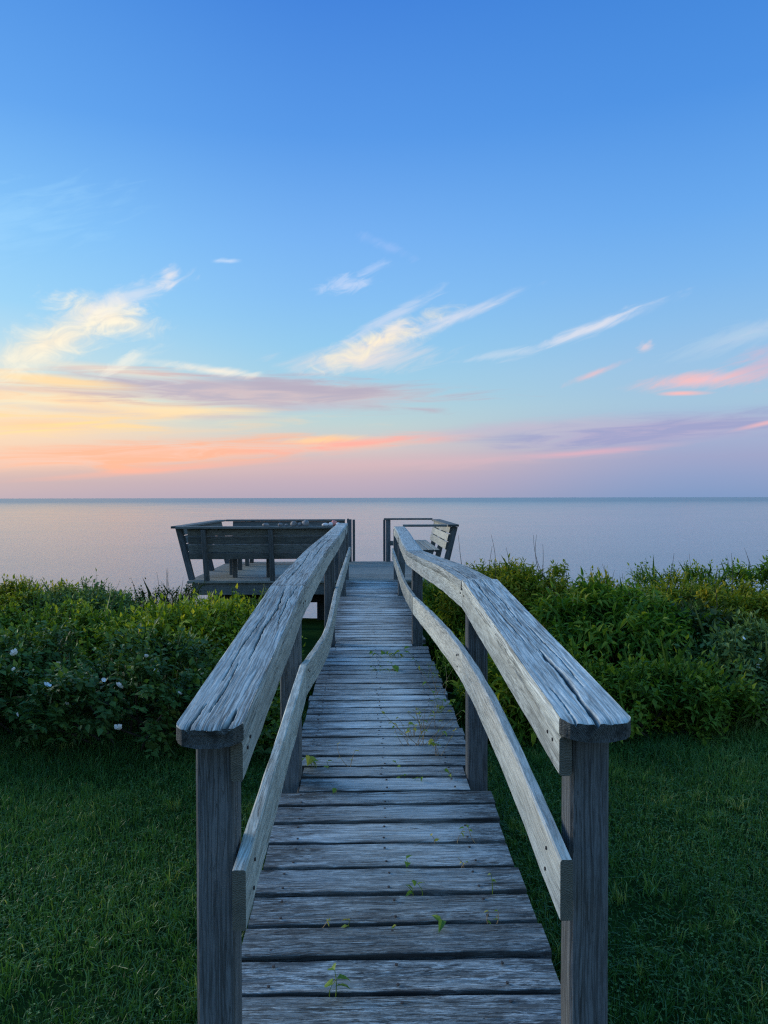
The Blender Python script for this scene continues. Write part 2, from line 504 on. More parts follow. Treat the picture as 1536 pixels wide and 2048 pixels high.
def mesh_np(name, verts, faces_flat, nper, mats, rnd=None, smooth=False, uv=None, midx=None, groove=None):
    """faces_flat: flat vertex indices; nper: loops per face (int or array)"""
    me = bpy.data.meshes.new(name)
    nv = len(verts)
    faces_flat = np.asarray(faces_flat, np.int32).ravel()
    if np.isscalar(nper):
        nf = len(faces_flat) // nper
        tot_ = np.full(nf, nper, np.int32)
    else:
        tot_ = np.asarray(nper, np.int32)
        nf = len(tot_)
    start = np.concatenate(([0], np.cumsum(tot_)[:-1])).astype(np.int32)
    me.vertices.add(nv)
    me.vertices.foreach_set('co', np.asarray(verts, np.float32).ravel())
    me.loops.add(len(faces_flat))
    me.loops.foreach_set('vertex_index', faces_flat)
    me.polygons.add(nf)
    me.polygons.foreach_set('loop_start', start)
    if midx is not None:
        me.polygons.foreach_set('material_index', np.asarray(midx, np.int32))
    me.polygons.foreach_set('use_smooth', np.full(nf, smooth, bool) if np.isscalar(smooth) else np.asarray(smooth, bool))
    for mt in mats:
        me.materials.append(mt)
    me.update(calc_edges=True)
    if uv is not None:
        l = me.uv_layers.new(name='UVMap')
        l.data.foreach_set('uv', np.asarray(uv, np.float32).ravel())
    if rnd is not None:
        a = me.attributes.new('rnd', 'FLOAT', 'POINT')
        a.data.foreach_set('value', np.asarray(rnd, np.float32))
    if groove is not None:
        a = me.attributes.new('groove', 'FLOAT', 'POINT')
        a.data.foreach_set('value', np.asarray(groove, np.float32))
    me.validate()
    return me


def rect_section(w, t, c=0.004):
    """w across, t thick, chamfer c; counter-clockwise, centred"""
    a, b = w / 2, t / 2
    return np.array([(-a + c, -b), (a - c, -b), (a, -b + c), (a, b - c), (a - c, b), (-a + c, b), (-a, b - c), (-a, -b + c)])


def sweep(name, pts, across, up, sec, mats, scale=None, smooth=False, groove=None, secs=None, bulge=None, end_rows=0, end_mask=None):
    """sweep a closed section (M,2) along pts (N,3); across/up: (3,) or (N,3) frame vectors. UVs in metres, u along the length."""
    pts = np.asarray(pts, float)
    n = len(pts)
    across = np.broadcast_to(np.asarray(across, float), (n, 3))
    up = np.broadcast_to(np.asarray(up, float), (n, 3))
    if secs is None:
        secs = np.broadcast_to(sec, (n,) + np.shape(sec)).copy()
        if scale is not None:
            secs = secs * np.asarray(scale)[:, None, :]
    m = secs.shape[1]
    V = pts[:, None, :] + secs[:, :, 0:1] * across[:, None, :] + secs[:, :, 1:2] * up[:, None, :]
    if bulge is not None:
        V = V + bulge
    u = np.concatenate(([0], np.cumsum(np.linalg.norm(np.diff(pts, axis=0), axis=1))))
    s0 = secs[n // 2]
    per = np.concatenate(([0], np.cumsum(np.linalg.norm(np.diff(np.vstack([s0, s0[:1]]), axis=0), axis=1))))
    i = np.arange(n - 1)[:, None]
    j = np.arange(m)[None, :]
    j2 = (j + 1) % m
    f = np.stack([i * m + j, (i + 1) * m + j, (i + 1) * m + j2, i * m + j2], -1).reshape(-1, 4)
    uvq = np.stack([np.stack([u[i] + 0 * j, per[j] + 0 * i], -1), np.stack([u[i + 1] + 0 * j, per[j] + 0 * i], -1),
                    np.stack([u[i + 1] + 0 * j, per[j + 1] + 0 * i], -1), np.stack([u[i] + 0 * j, per[j + 1] + 0 * i], -1)], 2).reshape(-1, 2)
    flat = np.concatenate([f.ravel(), np.arange(m), (n - 1) * m + np.arange(m)[::-1]])
    nper = np.concatenate([np.full(len(f), 4), [m, m]])
    uv = np.concatenate([uvq, secs[0], secs[-1][::-1]])
    mi = np.concatenate([np.zeros(len(f), int), [1 if len(mats) > 1 else 0] * 2])
    if end_mask is not None:
        mi[:len(f)] = end_mask.ravel()
    sm = np.concatenate([np.full(len(f), smooth), [False, False]])
    if end_mask is not None:
        sm[:len(f)][end_mask.ravel() > 0] = False
    # orient faces outwards: test handedness of the frame
    tdir = pts[1] - pts[0]
    if np.dot(np.cross(across[0], up[0]), tdir) < 0:
        pass
    else:
        pos = 0
        fl = []
        uo = []
        for_k = flat.reshape(-1)
        q = for_k[:len(f) * 4].reshape(-1, 4)[:, ::-1]
        uq = uv[:len(f) * 4].reshape(-1, 4, 2)[:, ::-1]
        e0 = for_k[len(f) * 4:len(f) * 4 + m][::-1]
        e1 = for_k[len(f) * 4 + m:][::-1]
        flat = np.concatenate([q.ravel(), e0, e1])
        uv = np.concatenate([uq.reshape(-1, 2), secs[0][::-1], secs[-1]])
    return mesh_np(name, V.reshape(-1, 3), flat, nper, mats, smooth=sm, uv=uv, midx=mi,
                   groove=None if groove is None else groove.reshape(-1))


def board(name, a, b, up, w, t, mats, parent=None, c=0.004, seg=2, wob=0.0, seed=0):
    """a straight board from a to b; up = thickness direction, w = width across"""
    a = np.array(a, float)
    b = np.array(b, float)
    d = b - a
    up = np.array(up, float)
    d1 = d / np.linalg.norm(d)
    up = up - d1 * np.dot(up, d1)
    up /= np.linalg.norm(up)
    ac = np.cross(d1, up)
    k = np.linspace(0, 1, seg)[:, None]
    pts = a + d * k
    secs = np.broadcast_to(rect_section(w, t, c), (seg, 8, 2)).copy()
    if wob:
        s = np.linspace(0, np.linalg.norm(d), seg)
        for j in range(8):
            secs[:, j, 0] += (fbm(s * 9 + 3 * j, s * 0 + seed * 3.1 + (j // 2) * 7, seed, 3) - .5) * wob
            secs[:, j, 1] += (fbm(s * 7 + 5 * j, s * 0 + seed * 1.7 + (j // 2) * 5, seed + 9, 3) - .5) * wob
    me = sweep(name, pts, ac, up, None, mats, secs=secs)
    return link(name, me, parent)


def spline(ctrl, ys):
    c = np.array(ctrl, float)
    out = []
    for k in range(1, c.shape[1]):
        # monotone-ish cubic through control points
        x, y = c[:, 0], c[:, k]
        m = np.gradient(y, x)
        i = np.clip(np.searchsorted(x, ys) - 1, 0, len(x) - 2)
        h = x[i + 1] - x[i]
        t = (ys - x[i]) / h
        out.append((2 * t**3 - 3 * t**2 + 1) * y[i] + (t**3 - 2 * t**2 + t) * h * m[i] + (-2 * t**3 + 3 * t**2) * y[i + 1] + (t**3 - t**2) * h * m[i + 1])
    return out


def tube(pts, rad, k=5):
    """verts, faces for a tapered tube (open ended)"""
    pts = np.asarray(pts, float)
    n = len(pts)
    rad = np.broadcast_to(rad, (n,))
    t = np.gradient(pts, axis=0)
    t /= np.linalg.norm(t, axis=1)[:, None] + 1e-9
    ref = np.where(np.abs(t[:, 2:3]) > .9, np.array([[1., 0, 0]]), np.array([[0, 0, 1.]]))
    a = np.cross(t, ref)
    a /= np.linalg.norm(a, axis=1)[:, None] + 1e-9
    b = np.cross(t, a)
    ang = np.arange(k) * 2 * np.pi / k
    V = pts[:, None] + rad[:, None, None] * (np.cos(ang)[None, :, None] * a[:, None] + np.sin(ang)[None, :, None] * b[:, None])
    i = np.arange(n - 1)[:, None]
    j = np.arange(k)[None]
    f = np.stack([i * k + j, i * k + (j + 1) % k, (i + 1) * k + (j + 1) % k, (i + 1) * k + j], -1).reshape(-1, 4)
    return V.reshape(-1, 3), f


def join_tubes(name, tubes, mat, parent=None):
    vs_, fs_, o = [], [], 0
    for v, f in tubes:
        vs_.append(v)
        fs_.append(f + o)
        o += len(v)
    return link(name, mesh_np(name, np.vstack(vs_), np.vstack(fs_), 4, [mat], smooth=True), parent)


# ------------------------------------------------------------------ ground and sea
SEA_Z = -6.0


def ground_z(x, y):
    x = np.asarray(x, float)
    y = np.asarray(y, float)
    def ss(a, b, v):
        t = np.clip((v - a) / (b - a), 0, 1)
        return t * t * (3 - 2 * t)
    z = -0.25 - 0.45 * ss(7.5, 12.5, y) - 5.1 * ss(12, 25, y) - 0.9 * ss(24, 60, y) - 3 * ss(60, 200, y)
    z = z + (fbm(x * .5 + 40, y * .5 + 40, 3, 3) - .5) * 0.10 * (1 - ss(1.2, .5, np.abs(x)) * 0)
    return z


gx = np.concatenate([np.linspace(-220, -12, 18), np.linspace(-11, 11, 89), np.linspace(12, 220, 18)])
gy = np.concatenate([np.linspace(-120, -6, 12), np.linspace(-5, 30, 141), np.linspace(31, 260, 24)])
GX, GY = np.meshgrid(gx, gy)
gv = np.stack([GX, GY, ground_z(GX, GY)], -1).reshape(-1, 3)
nx, ny = len(gx), len(gy)
ii, jj = np.meshgrid(np.arange(nx - 1), np.arange(ny - 1))
gf = np.stack([jj * nx + ii, jj * nx + ii + 1, (jj + 1) * nx + ii + 1, (jj + 1) * nx + ii], -1).reshape(-1, 4)
m, N, bs = new_mat('soil_and_turf')
geo = N.n.new('ShaderNodeNewGeometry')
px, py, pz = N.sep(geo.outputs['Position'])[:3]
n1 = N.noise(geo.outputs['Position'], 6, 5, .6)
n2 = N.noise(geo.outputs['Position'], 60, 3, .6)
turf = N.mix(N.mapr(n1, .35, .65), (.012, .034, .008, 1), (.022, .055, .014, 1))
turf = N.mix(N.mapr(n2, .5, .7, 0, .6), turf, (.012, .011, .008, 1))
sand = N.mix(n1, (.30, .25, .18, 1), (.40, .34, .26, 1))
N.l.new(N.mix(N.mapr(N.math('ADD', py, N.math('MULTIPLY', n1, 4)), 15.5, 18.5), turf, sand), bs.inputs['Base Color'])
bs.inputs['Roughness'].default_value = 1.0
bs.inputs['Specular IOR Level'].default_value = 0.0
N.l.new(N.bump(n2, .6, .02), bs.inputs['Normal'])
g = link('ground', mesh_np('ground', gv, gf, 4, [m], smooth=True))
g['kind'] = 'structure'

m, N, bs = new_mat('sea_water')
geo = N.n.new('ShaderNodeNewGeometry')
P = geo.outputs['Position']
px, py, pz = N.sep(P)[:3]
bs.inputs['Base Color'].default_value = (.19, .26, .255, 1)
bs.inputs['IOR'].default_value = 1.33
bs.inputs['Roughness'].default_value = 0.22
w1 = N.noise(N.comb(N.math('MULTIPLY', px, 1.6), N.math('MULTIPLY', py, 1.3), 0.0), 1.0, 6, .7)
w2 = N.noise(N.comb(N.math('MULTIPLY', px, .02), N.math('MULTIPLY', py, .06), 0.0), 1.0, 4, .55)
N.l.new(N.bump(N.math('MULTIPLY_ADD', w1, 1.0, N.math('MULTIPLY', w2, 0.5)), 0.36, 0.20), bs.inputs['Normal'])
N.put(bs.inputs['Roughness'], N.math('ADD', N.mapr(w2, .35, .65, .08, .14), N.mapr(py, 120.0, 1500.0, 0.0, 0.22)))
sea_v = [(-60000, 27, SEA_Z), (60000, 27, SEA_Z), (60000, 80000, SEA_Z), (-60000, 80000, SEA_Z)]
s = link('sea', mesh_np('sea', sea_v, [0, 1, 2, 3], 4, [m]))
s['kind'] = 'structure'

# ------------------------------------------------------------------ boardwalk
walk = empty('boardwalk', (0, 1.5, -0.2))
tag(walk, 'long weathered grey plank boardwalk with wavy wooden handrails leading to the sea', 'boardwalk')
walk_inv = Matrix.Translation((0, -1.5, 0.2))


def own(o, parent):
    """parent while keeping world-space mesh coordinates"""
    o.parent = parent
    o.matrix_parent_inverse = Matrix.Translation(parent.location).inverted()
    return o


def deck_z(y):
    return np.where(np.asarray(y) < 3.4, -0.041 * (3.4 - np.asarray(y, float)), 0.0)


edges = [1.50, 1.66, 1.842, 2.007, 2.159, 2.315, 2.485, 2.648, 2.822, 2.988, 3.141, 3.276, 3.431, 3.571, 3.709, 3.866, 4.006,
         4.149, 4.30, 4.447, 4.577, 4.733, 4.864, 5.02, 5.168, 5.303, 5.447, 5.577]
while edges[-1] < 11.45:
    edges.append(edges[-1] + 0.146 + random.uniform(-.008, .008))
edges.append(11.62)
POSTS = {  # y: (inner face x on the left, inner face x on the right)
    1.746: (-.376, .392), 3.40: (-.371, .373), 6.55: (-.35, .312), 9.85: (-.345, .326), 11.72: (-.35, .335)}


def plank(y0, y1, k):
    r = random.Random(k)
    wide = 0.443 if y0 < 3.3 else 0.428
    gap = r.uniform(.013, .020) if y0 < 3.3 else r.uniform(.010, .015)
    xl, xr = -wide + r.uniform(-.012, .008), wide + r.uniform(-.008, .012)
    for py_, (pl, pr) in POSTS.items():     # boards beside a post stop short of it
        if y0 < py_ + .089 and y1 > py_ and py_ > 2 and py_ < 11:
            xl, xr = pl + .004, pr - .004
        elif py_ < 2 and y1 > py_ and y0 < py_ + .089:
            xl, xr = pl + .004, pr - .004
    w = y1 - y0 - gap
    n = 26
    xs = np.linspace(xl, xr, n)
    t = 0.038
    yc = (y0 + y1) / 2
    zt = float(deck_z(yc))
    sl_ = (float(deck_z(y1)) - float(deck_z(y0))) / (y1 - y0)
    top = 9
    # section: rounded arrises and slight cupping, listed counter-clockwise in (y, z)
    yy = np.linspace(-w / 2 + .005, w / 2 - .005, top)
    cup = r.uniform(-.003, .002)
    tz = cup * (1 - (2 * yy / w) ** 2)
    sec = [(-w / 2, -t), (w / 2, -t), (w / 2, -.007), (w / 2 - .002, -.0025)] + list(zip(yy[::-1], tz[::-1])) + [(-w / 2 + .002, -.0025), (-w / 2, -.007)]
    sec = np.array(sec)
    secs = np.broadcast_to(sec, (n,) + sec.shape).copy()
    mcount = sec.shape[0]
    for j in range(2, mcount):
        woby = (fbm(xs * 7 + k * 3, xs * 0 + (1 if sec[j, 0] > 0 else 9), k, 4) - .5) * .011 * abs(sec[j, 0]) / (w / 2)
        secs[:, j, 0] += woby
        secs[:, j, 1] += (fbm(xs * 5 + k, xs * 0 + sec[j, 0] * 60, k + 5, 4) - .5) * .005
    secs[:, :, 1] += secs[:, :, 0] * sl_ + r.uniform(-.0025, .0025)
    secs[:, :, 1] += (xs / .44)[:, None] * r.uniform(-.003, .003)
    pts = np.stack([xs, xs * 0 + yc, xs * 0 + zt], -1)
    grv = np.zeros(secs.shape[:2])
    dirt = fbm(xs * 6, xs * 0, k + 70, 4)
    for j in (2, 3, mcount - 2, mcount - 1):
        grv[:, j] = np.clip(.35 + dirt, 0, 1)
    for j in (4, mcount - 3):
        grv[:, j] = np.clip((fbm(xs * 14, xs * 0 + j, k + 80, 4) - .42) * 3.0, 0, .8)
    me = sweep('plank', pts, (0, 1, 0), (0, 0, 1), None, [M['plank'], M['end2']], secs=secs, smooth=False, groove=grv)
    o = own(link('plank', me), walk)
    if y0 < 7.5:
        for nx_ in (-.345 + r.uniform(-.01, .01), .0 + r.uniform(-.015, .015), .30 + r.uniform(-.01, .01)):
            for fy in (-.3, .3):
                if xl + .02 < nx_ < xr - .02:
                    nl = link('nail', NAIL)
                    nl.location = (nx_ + r.uniform(-.006, .006), yc + w * fy, zt + w * fy * sl_ - .0015)
                    nl.parent = o
    return o


nv, nf = tube([(0, 0, 0), (0, 0, .003)], .0045, 7)
nv = np.vstack([nv, [(0, 0, .0035)]])
nfl = np.concatenate([nf.ravel()])
NAIL = mesh_np('nail', nv, np.concatenate([nfl, np.concatenate([[7 + i, 7 + (i + 1) % 7, 14] for i in range(7)])]), np.array([4] * 7 + [3] * 7), [M['nail']])
for k in range(len(edges) - 1):
    plank(edges[k], edges[k + 1], k + 1)

# stringers under the planks
for sx in (-.36, .30):
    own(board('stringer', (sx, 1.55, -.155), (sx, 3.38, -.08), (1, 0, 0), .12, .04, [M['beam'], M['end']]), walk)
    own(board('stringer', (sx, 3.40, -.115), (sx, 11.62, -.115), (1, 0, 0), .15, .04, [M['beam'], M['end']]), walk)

# --- rails: control points (y, x of the inner top edge, z of the top)
capL = [(1.665, -.347, .752), (3.408, -.350, .864), (5.5, -.346, .892), (7.403, -.338, .890), (9.5, -.345, .884), (11.78, -.365, .862)]
capR = [(1.665, .352, .758), (3.468, .353, .882), (4.5, .345, .850), (5.6, .322, .808), (7.283, .298, .748), (9.0, .318, .762), (10.3, .333, .790), (11.78, .338, .812)]
lowL = [(1.66, -.339, .443), (3.32, -.335, .530), (3.75, -.318, .507), (4.4, -.295, .486), (5.2, -.298, .482), (6.4, -.315, .484), (7.2, -.318, .486), (9, -.316, .495), (11.76, -.322, .500)]
lowR = [(1.66, .346, .456), (2.5, .341, .555), (3.3, .336, .582), (4.2, .308, .575), (4.9, .290, .548), (5.9, .277, .490), (7.5, .282, .430), (9.0, .291, .432), (11.76, .304, .480)]
CAP_T, CAP_W, UND_H, UND_T, LOW_H, LOW_T = 0.046, 0.150, 0.086, 0.028, 0.136, 0.030


def cracks_field(u, v, cracks):
    """u along, v across (metres): depth 0..1 of modelled splits"""
    d = np.zeros_like(u)
    for pts, wid, sd in cracks:
        p = np.array(pts, float)
        vc = np.interp(u, p[:, 0], p[:, 1], left=99, right=99) + (fbm(u * 16, u * 0 + sd, sd, 4) - .5) * .007
        t = np.clip((u - p[0, 0]) / (p[-1, 0] - p[0, 0]), 0, 1)
        ww = wid * np.clip(np.minimum(t * 6, (1 - t) * 6) + (.9 if p[0, 0] <= 0.001 else 0.0) * (t < .5), 0.12, 1)
        ww = ww * (0.45 + 1.1 * fbm(u * 22, u * 0 + 3, sd + 3, 3))
        d = np.maximum(d, np.clip(1.15 - np.abs(v - vc) / np.maximum(ww * .72, .0016), 0, 1))
    return d


def cap_piece(ctrl, side, y0, y1, dense, clip0, cracks=(), seed=1, rough=1.0):
    CAP_W = 0.150 if side < 0 else 0.163
    L = y1 - y0
    n = int(L / (0.0065 if dense else 0.05)) + 2
    ys = np.linspace(y0, y1, n)
    if clip0:   # pack stations into the clipped corners
        ys = np.unique(np.concatenate([y0 + np.array([0, .004, .009, .015, .022, .03]), ys[ys > y0 + .034]]))
        n = len(ys)
    xi, zt = spline(piece(ctrl, y0, y1), ys)
    kt = 84 if dense else 9
    c = .005
    vt = np.linspace(0, CAP_W, kt)          # across from the inner edge
    vt[0] += c * .6
    vt[-1] -= c * .6
    uu = (ys - y0)
    U, V_ = np.meshgrid(uu, vt, indexing='ij')
    g1 = vnoise(U * 6 + seed * 9, (V_ + .025 * fbm(U * 2, V_ * 9, seed, 2)) * 150, seed)
    g2 = vnoise(U * 2.5 + seed, (V_ + .02 * fbm(U * 2, V_ * 6, seed + 4, 2)) * 70, seed + 2)
    hgt = -(np.clip(.40 - g1, 0, 1) * .0030 + np.clip(.35 - g2, 0, 1) * .002) * rough
    hgt += (fbm(U * 3, V_ * 12, seed + 8, 3) - .5) * .002 * rough
    gr = np.clip((.10 - g1) * 6, 0, .5) * rough
    gr = np.maximum(gr, np.clip((.06 - g2) * 5, 0, .3) * rough)
    if not dense:
        hgt *= 0.3
        gr *= 0.0
    ck = cracks_field(U, V_, cracks) if dense else np.zeros_like(U)
    hgt -= ck * .010
    gr = np.maximum(gr, ck)
    sidemask = None
    if clip0:   # frayed, broken front arris
        fr = np.clip(1 - U / .03, 0, 1)
        hgt -= fr ** 2 * (.002 + .006 * fbm(V_ * 60, U * 10, seed + 31, 3))
    # section order (x from the inner edge, z): bottom inner -> bottom outer -> outer side -> top (outer to inner) -> inner side
    bot = [(.006, -CAP_T), (CAP_W * .33, -CAP_T), (CAP_W * .66, -CAP_T), (CAP_W - .006, -CAP_T), (CAP_W, -CAP_T + .006), (CAP_W, -c)]
    secs = np.zeros((n, 6 + kt + 2, 2))
    grv = np.zeros((n, 6 + kt + 2))
    for j, (a, b) in enumerate(bot):
        secs[:, j] = (a, b)
    secs[:, 6:6 + kt, 0] = V_[:, ::-1]
    secs[:, 6:6 + kt, 1] = hgt[:, ::-1]
    grv[:, 6:6 + kt] = gr[:, ::-1]
    secs[:, 6 + kt] = (0, -c)
    secs[:, 7 + kt] = (0, -CAP_T + .006)
    sidew = (fbm(uu * 11, uu * 0, seed + 40, 4) - .5) * .006
    secs[:, [4, 5], 0] += sidew[:, None]
    secs[:, [6 + kt, 7 + kt], 0] += (fbm(uu * 9, uu * 0, seed + 50, 4) - .5)[:, None] * .004
    if clip0:
        sh = np.clip(1 - (uu / .034), 0, 1) ** 1.6 * .019     # clipped corners in plan
        lo, hi = sh, CAP_W - sh * 1.0
        secs[:, :, 0] = np.clip(secs[:, :, 0], lo[:, None], hi[:, None])
        # underside rises to the clipped corners: rounded front profile
        und = np.clip(1 - uu / .05, 0, 1) ** 1.5
        e = np.abs(secs[:, :, 0] / CAP_W - .5) * 2
        low = secs[:, :, 1] < -CAP_T + .01
        secs[:, :, 1] += np.where(low, und[:, None] * e ** 3 * .014, 0)
    pts = np.stack([xi, ys, zt], -1)
    bl = np.zeros((n, secs.shape[1], 3))
    if clip0:   # the sawn end is not quite flat
        e = (secs[:, :, 0] / CAP_W - .5) * 2
        bl[:, :, 1] = np.clip(1 - uu / .04, 0, 1)[:, None] * (e ** 2 * .012 + (fbm(secs[:, :, 0] * 120, secs[:, :, 1] * 120, seed, 3) - .5) * .006)
    em = np.zeros((n - 1, secs.shape[1]), int)
    if clip0:
        for j in list(range(0, 5)) + [5 + kt, 6 + kt, 7 + kt]:
            em[:5, j] = 1
    me = sweep('handrail', pts, (side, 0, 0), (0, 0, 1), None, [M['cap'], M['end']], secs=secs, smooth=True, groove=grv, bulge=bl, end_mask=em)
    return own(link('handrail', me), walk)


def piece(ctrl, y0, y1):
    """control points of one board: it starts and ends at its own joints, so neighbours meet at a kink"""
    c = np.array(ctrl, float)
    f = lambda y: [y, np.interp(y, c[:, 0], c[:, 1]), np.interp(y, c[:, 0], c[:, 2])]
    mid = [list(r_) for r_ in c if y0 + .25 < r_[0] < y1 - .25]
    return [f(y0)] + mid + [f(y1)]


def rail_board(name, ctrl, side, y0, y1, h, t, dz=0.0, dxx=0.0, mat='rail', seed=0):
    n = int((y1 - y0) / .04) + 2
    ys = np.linspace(y0, y1, n)
    x, z = spline(piece(ctrl, y0, y1), ys)
    sec = rect_section(t, h, .004)
    secs = np.broadcast_to(sec, (n, 8, 2)).copy()
    for j in range(8):
        secs[:, j, 0] += (fbm(ys * 6 + j // 2 * 3, ys * 0 + seed, seed, 3) - .5) * .004
        secs[:, j, 1] += (fbm(ys * 6 + j // 2 * 5, ys * 0 + seed, seed + 2, 4) - .5) * .008
    pts = np.stack([x + side * (t / 2 + dxx), ys, z - h / 2 + dz], -1)
    me = sweep(name, pts, (side, 0, 0), (0, 0, 1), None, [M[mat], M['end2']], secs=secs, smooth=False)
    return own(link(name, me), walk)


crL = [([(.0, .112), (.05, .118), (.12, .122)], .007, 3), ([(.55, .085), (.9, .075), (1.25, .086), (1.7, .070)], .0045, 5), ([(.35, .045), (.7, .040), (1.1, .052)], .0025, 8),
       ([(.1, .06), (.3, .066), (.5, .058)], .0035, 12), ([(1.0, .115), (1.4, .108), (1.72, .12)], .003, 15), ([(.0, .035), (.16, .043)], .004, 17)]
crR = [([(.0, .078), (.15, .080), (.32, .088), (.6, .082)], .009, 21), ([(.7, .06), (1.2, .048), (1.78, .055)], .004, 25), ([(.25, .115), (.5, .12), (.9, .112)], .0025, 28),
       ([(.9, .095), (1.3, .10), (1.7, .088)], .003, 33), ([(.0, .03), (.1, .034), (.24, .03)], .003, 35)]
# on the left the crack positions run from the inner edge
cap_piece(capL, -1, 1.665, 3.405, True, True, [([(a, CAP_W - b) for a, b in p], w_, s_) for p, w_, s_ in crL], 4)
cap_piece(capL, -1, 3.416, 7.40, True, False, [([(.2, .1), (1.0, .09), (1.8, .11)], .004, 41), ([(1.2, .05), (2.5, .06), (3.6, .05)], .005, 43), ([(2.0, .1), (3.0, .11), (3.9, .1)], .006, 44)], 9)
cap_piece(capL, -1, 7.406, 11.78, False, False, (), 13)
cap_piece(capR, 1, 1.665, 3.465, True, True, crR, 5)
cap_piece([(3.468, .352, .872)] + capR[2:], 1, 3.484, 7.28, True, False, [([(.0, .05), (.8, .06), (1.6, .05)], .004, 51), ([(1.2, .1), (2.2, .09), (3.4, .1)], .005, 53)], 17)
cap_piece(capR, 1, 7.286, 11.78, False, False, (), 23)
for ctrl, side, js in ((capL, -1, (3.40, 7.40)), (capR, 1, (3.468, 7.283))):
    ends = (1.70,) + js + (11.77,)
    for k in range(3):
        rail_board('under_rail', ctrl, side, ends[k] + .003, ends[k + 1] - .003, UND_H, UND_T, dz=-CAP_T - .002, dxx=.003, seed=k + (5 if side > 0 else 0))
for ctrl, side, js in ((lowL, -1, (3.32, 7.2)), (lowR, 1, (5.9, 9.0))):
    ends = (1.66,) + js + (11.76,)
    for k in range(3):
        rail_board('lower_rail', ctrl, side, ends[k] + .003, ends[k + 1] - .003, LOW_H, LOW_T, seed=k + (50 if side > 0 else 30))

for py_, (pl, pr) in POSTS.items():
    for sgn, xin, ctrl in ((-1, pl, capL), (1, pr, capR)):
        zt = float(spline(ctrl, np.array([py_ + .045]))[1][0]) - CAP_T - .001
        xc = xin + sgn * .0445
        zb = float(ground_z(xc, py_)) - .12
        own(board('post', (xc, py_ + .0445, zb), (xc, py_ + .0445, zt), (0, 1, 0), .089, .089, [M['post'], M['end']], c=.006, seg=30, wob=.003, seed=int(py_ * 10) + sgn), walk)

# nail heads on the near inner faces
for ctrl, side, dz, yl in ((capL, -1, -.075, (1.76, 1.80, 3.36, 3.46)), (capR, 1, -.075, (1.76, 1.81, 3.40, 3.52)), (lowL, -1, -.04, (1.79, 3.36, 3.42)), (lowR, 1, -.04, (1.78, 3.42, 3.47)),
                           (lowL, -1, -.10, (1.77, 3.38)), (lowR, 1, -.10, (1.79, 3.45))):
    for y in yl:
        x, z = [float(v[0]) for v in spline(ctrl, np.array([y]))]
        o = link('nail', NAIL)
        o.rotation_euler = (0, -side * math.pi / 2, 0)
        o.location = (x + side * (.003 if ctrl in (capL, capR) else 0) + (-side) * .0005, y, z + dz + random.uniform(-.01, .01))
        o.parent = walk
        o.matrix_parent_inverse = Matrix.Translation(walk.location).inverted()

# ------------------------------------------------------------------ viewing platform with built-in benches
PX0, PX1, PY0, PY1 = -2.78, 1.24, 11.63, 15.12
plat = empty('viewing_platform', (-.8, 13.3, -.3))
tag(plat, 'raised weathered deck platform with outward leaning bench backs above the shore', 'platform')


def P(name, a, b, up, w, t, mat='bench', parent=None, seg=2, **kw):
    return own(board(name, a, b, up, w, t, [M[mat], M['end']], seg=seg, **kw), parent or plat)


def Psub(name, a, b, up, w, t, mat, parent):
    o = board(name, a, b, up, w, t, [M[mat], M['end']])
    o.parent = parent
    o.matrix_parent_inverse = (Matrix.Translation(plat.location)).inverted() if parent is plat else Matrix.Identity(4)
    return o


y = PY0
while y < PY1 - .05:
    P('deck_board', (PX0, y + .067, -.019), (PX1, y + .067, -.019), (0, 0, 1), .134, .038, 'platform', c=.005)
    y += .1405
PY1 = y
# fascia boards, beams, joists, piles
P('fascia', (PX0 + .075, PY0 + .055, -.128), (PX1 - .04, PY0 + .055, -.128), (0, 1, 0), .175, .038)
P('fascia', (PX0 + .075, PY1 - .05, -.128), (PX1 - .04, PY1 - .05, -.128), (0, 1, 0), .175, .038)
for x in (PX0 + .095, PX1 - .06):
    P('fascia', (x, PY0 + .08, -.128), (x, PY1 - .08, -.128), (1, 0, 0), .175, .038)
for x in (-2.2, -1.7, -1.2, -.7, -.2, .3, .8):
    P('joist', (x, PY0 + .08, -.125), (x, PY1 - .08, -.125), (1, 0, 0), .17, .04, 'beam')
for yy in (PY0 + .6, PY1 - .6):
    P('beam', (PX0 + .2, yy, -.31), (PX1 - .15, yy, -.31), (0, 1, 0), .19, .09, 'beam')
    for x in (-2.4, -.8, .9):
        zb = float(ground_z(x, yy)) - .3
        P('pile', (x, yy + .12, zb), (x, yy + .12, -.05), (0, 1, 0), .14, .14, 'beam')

ZC = .795      # underside of the top cap
# near bench: seen from behind, back leaning towards the walk
ctp, cbm = 11.50, 11.74


def lean(z, a, b):   # position across at height z for a back leaning from a (z=0) to b (z=.8)
    return a + (b - a) * z / .8


SL = [(.33, .430), (.436, .556), (.562, .682), (.688, .793)]


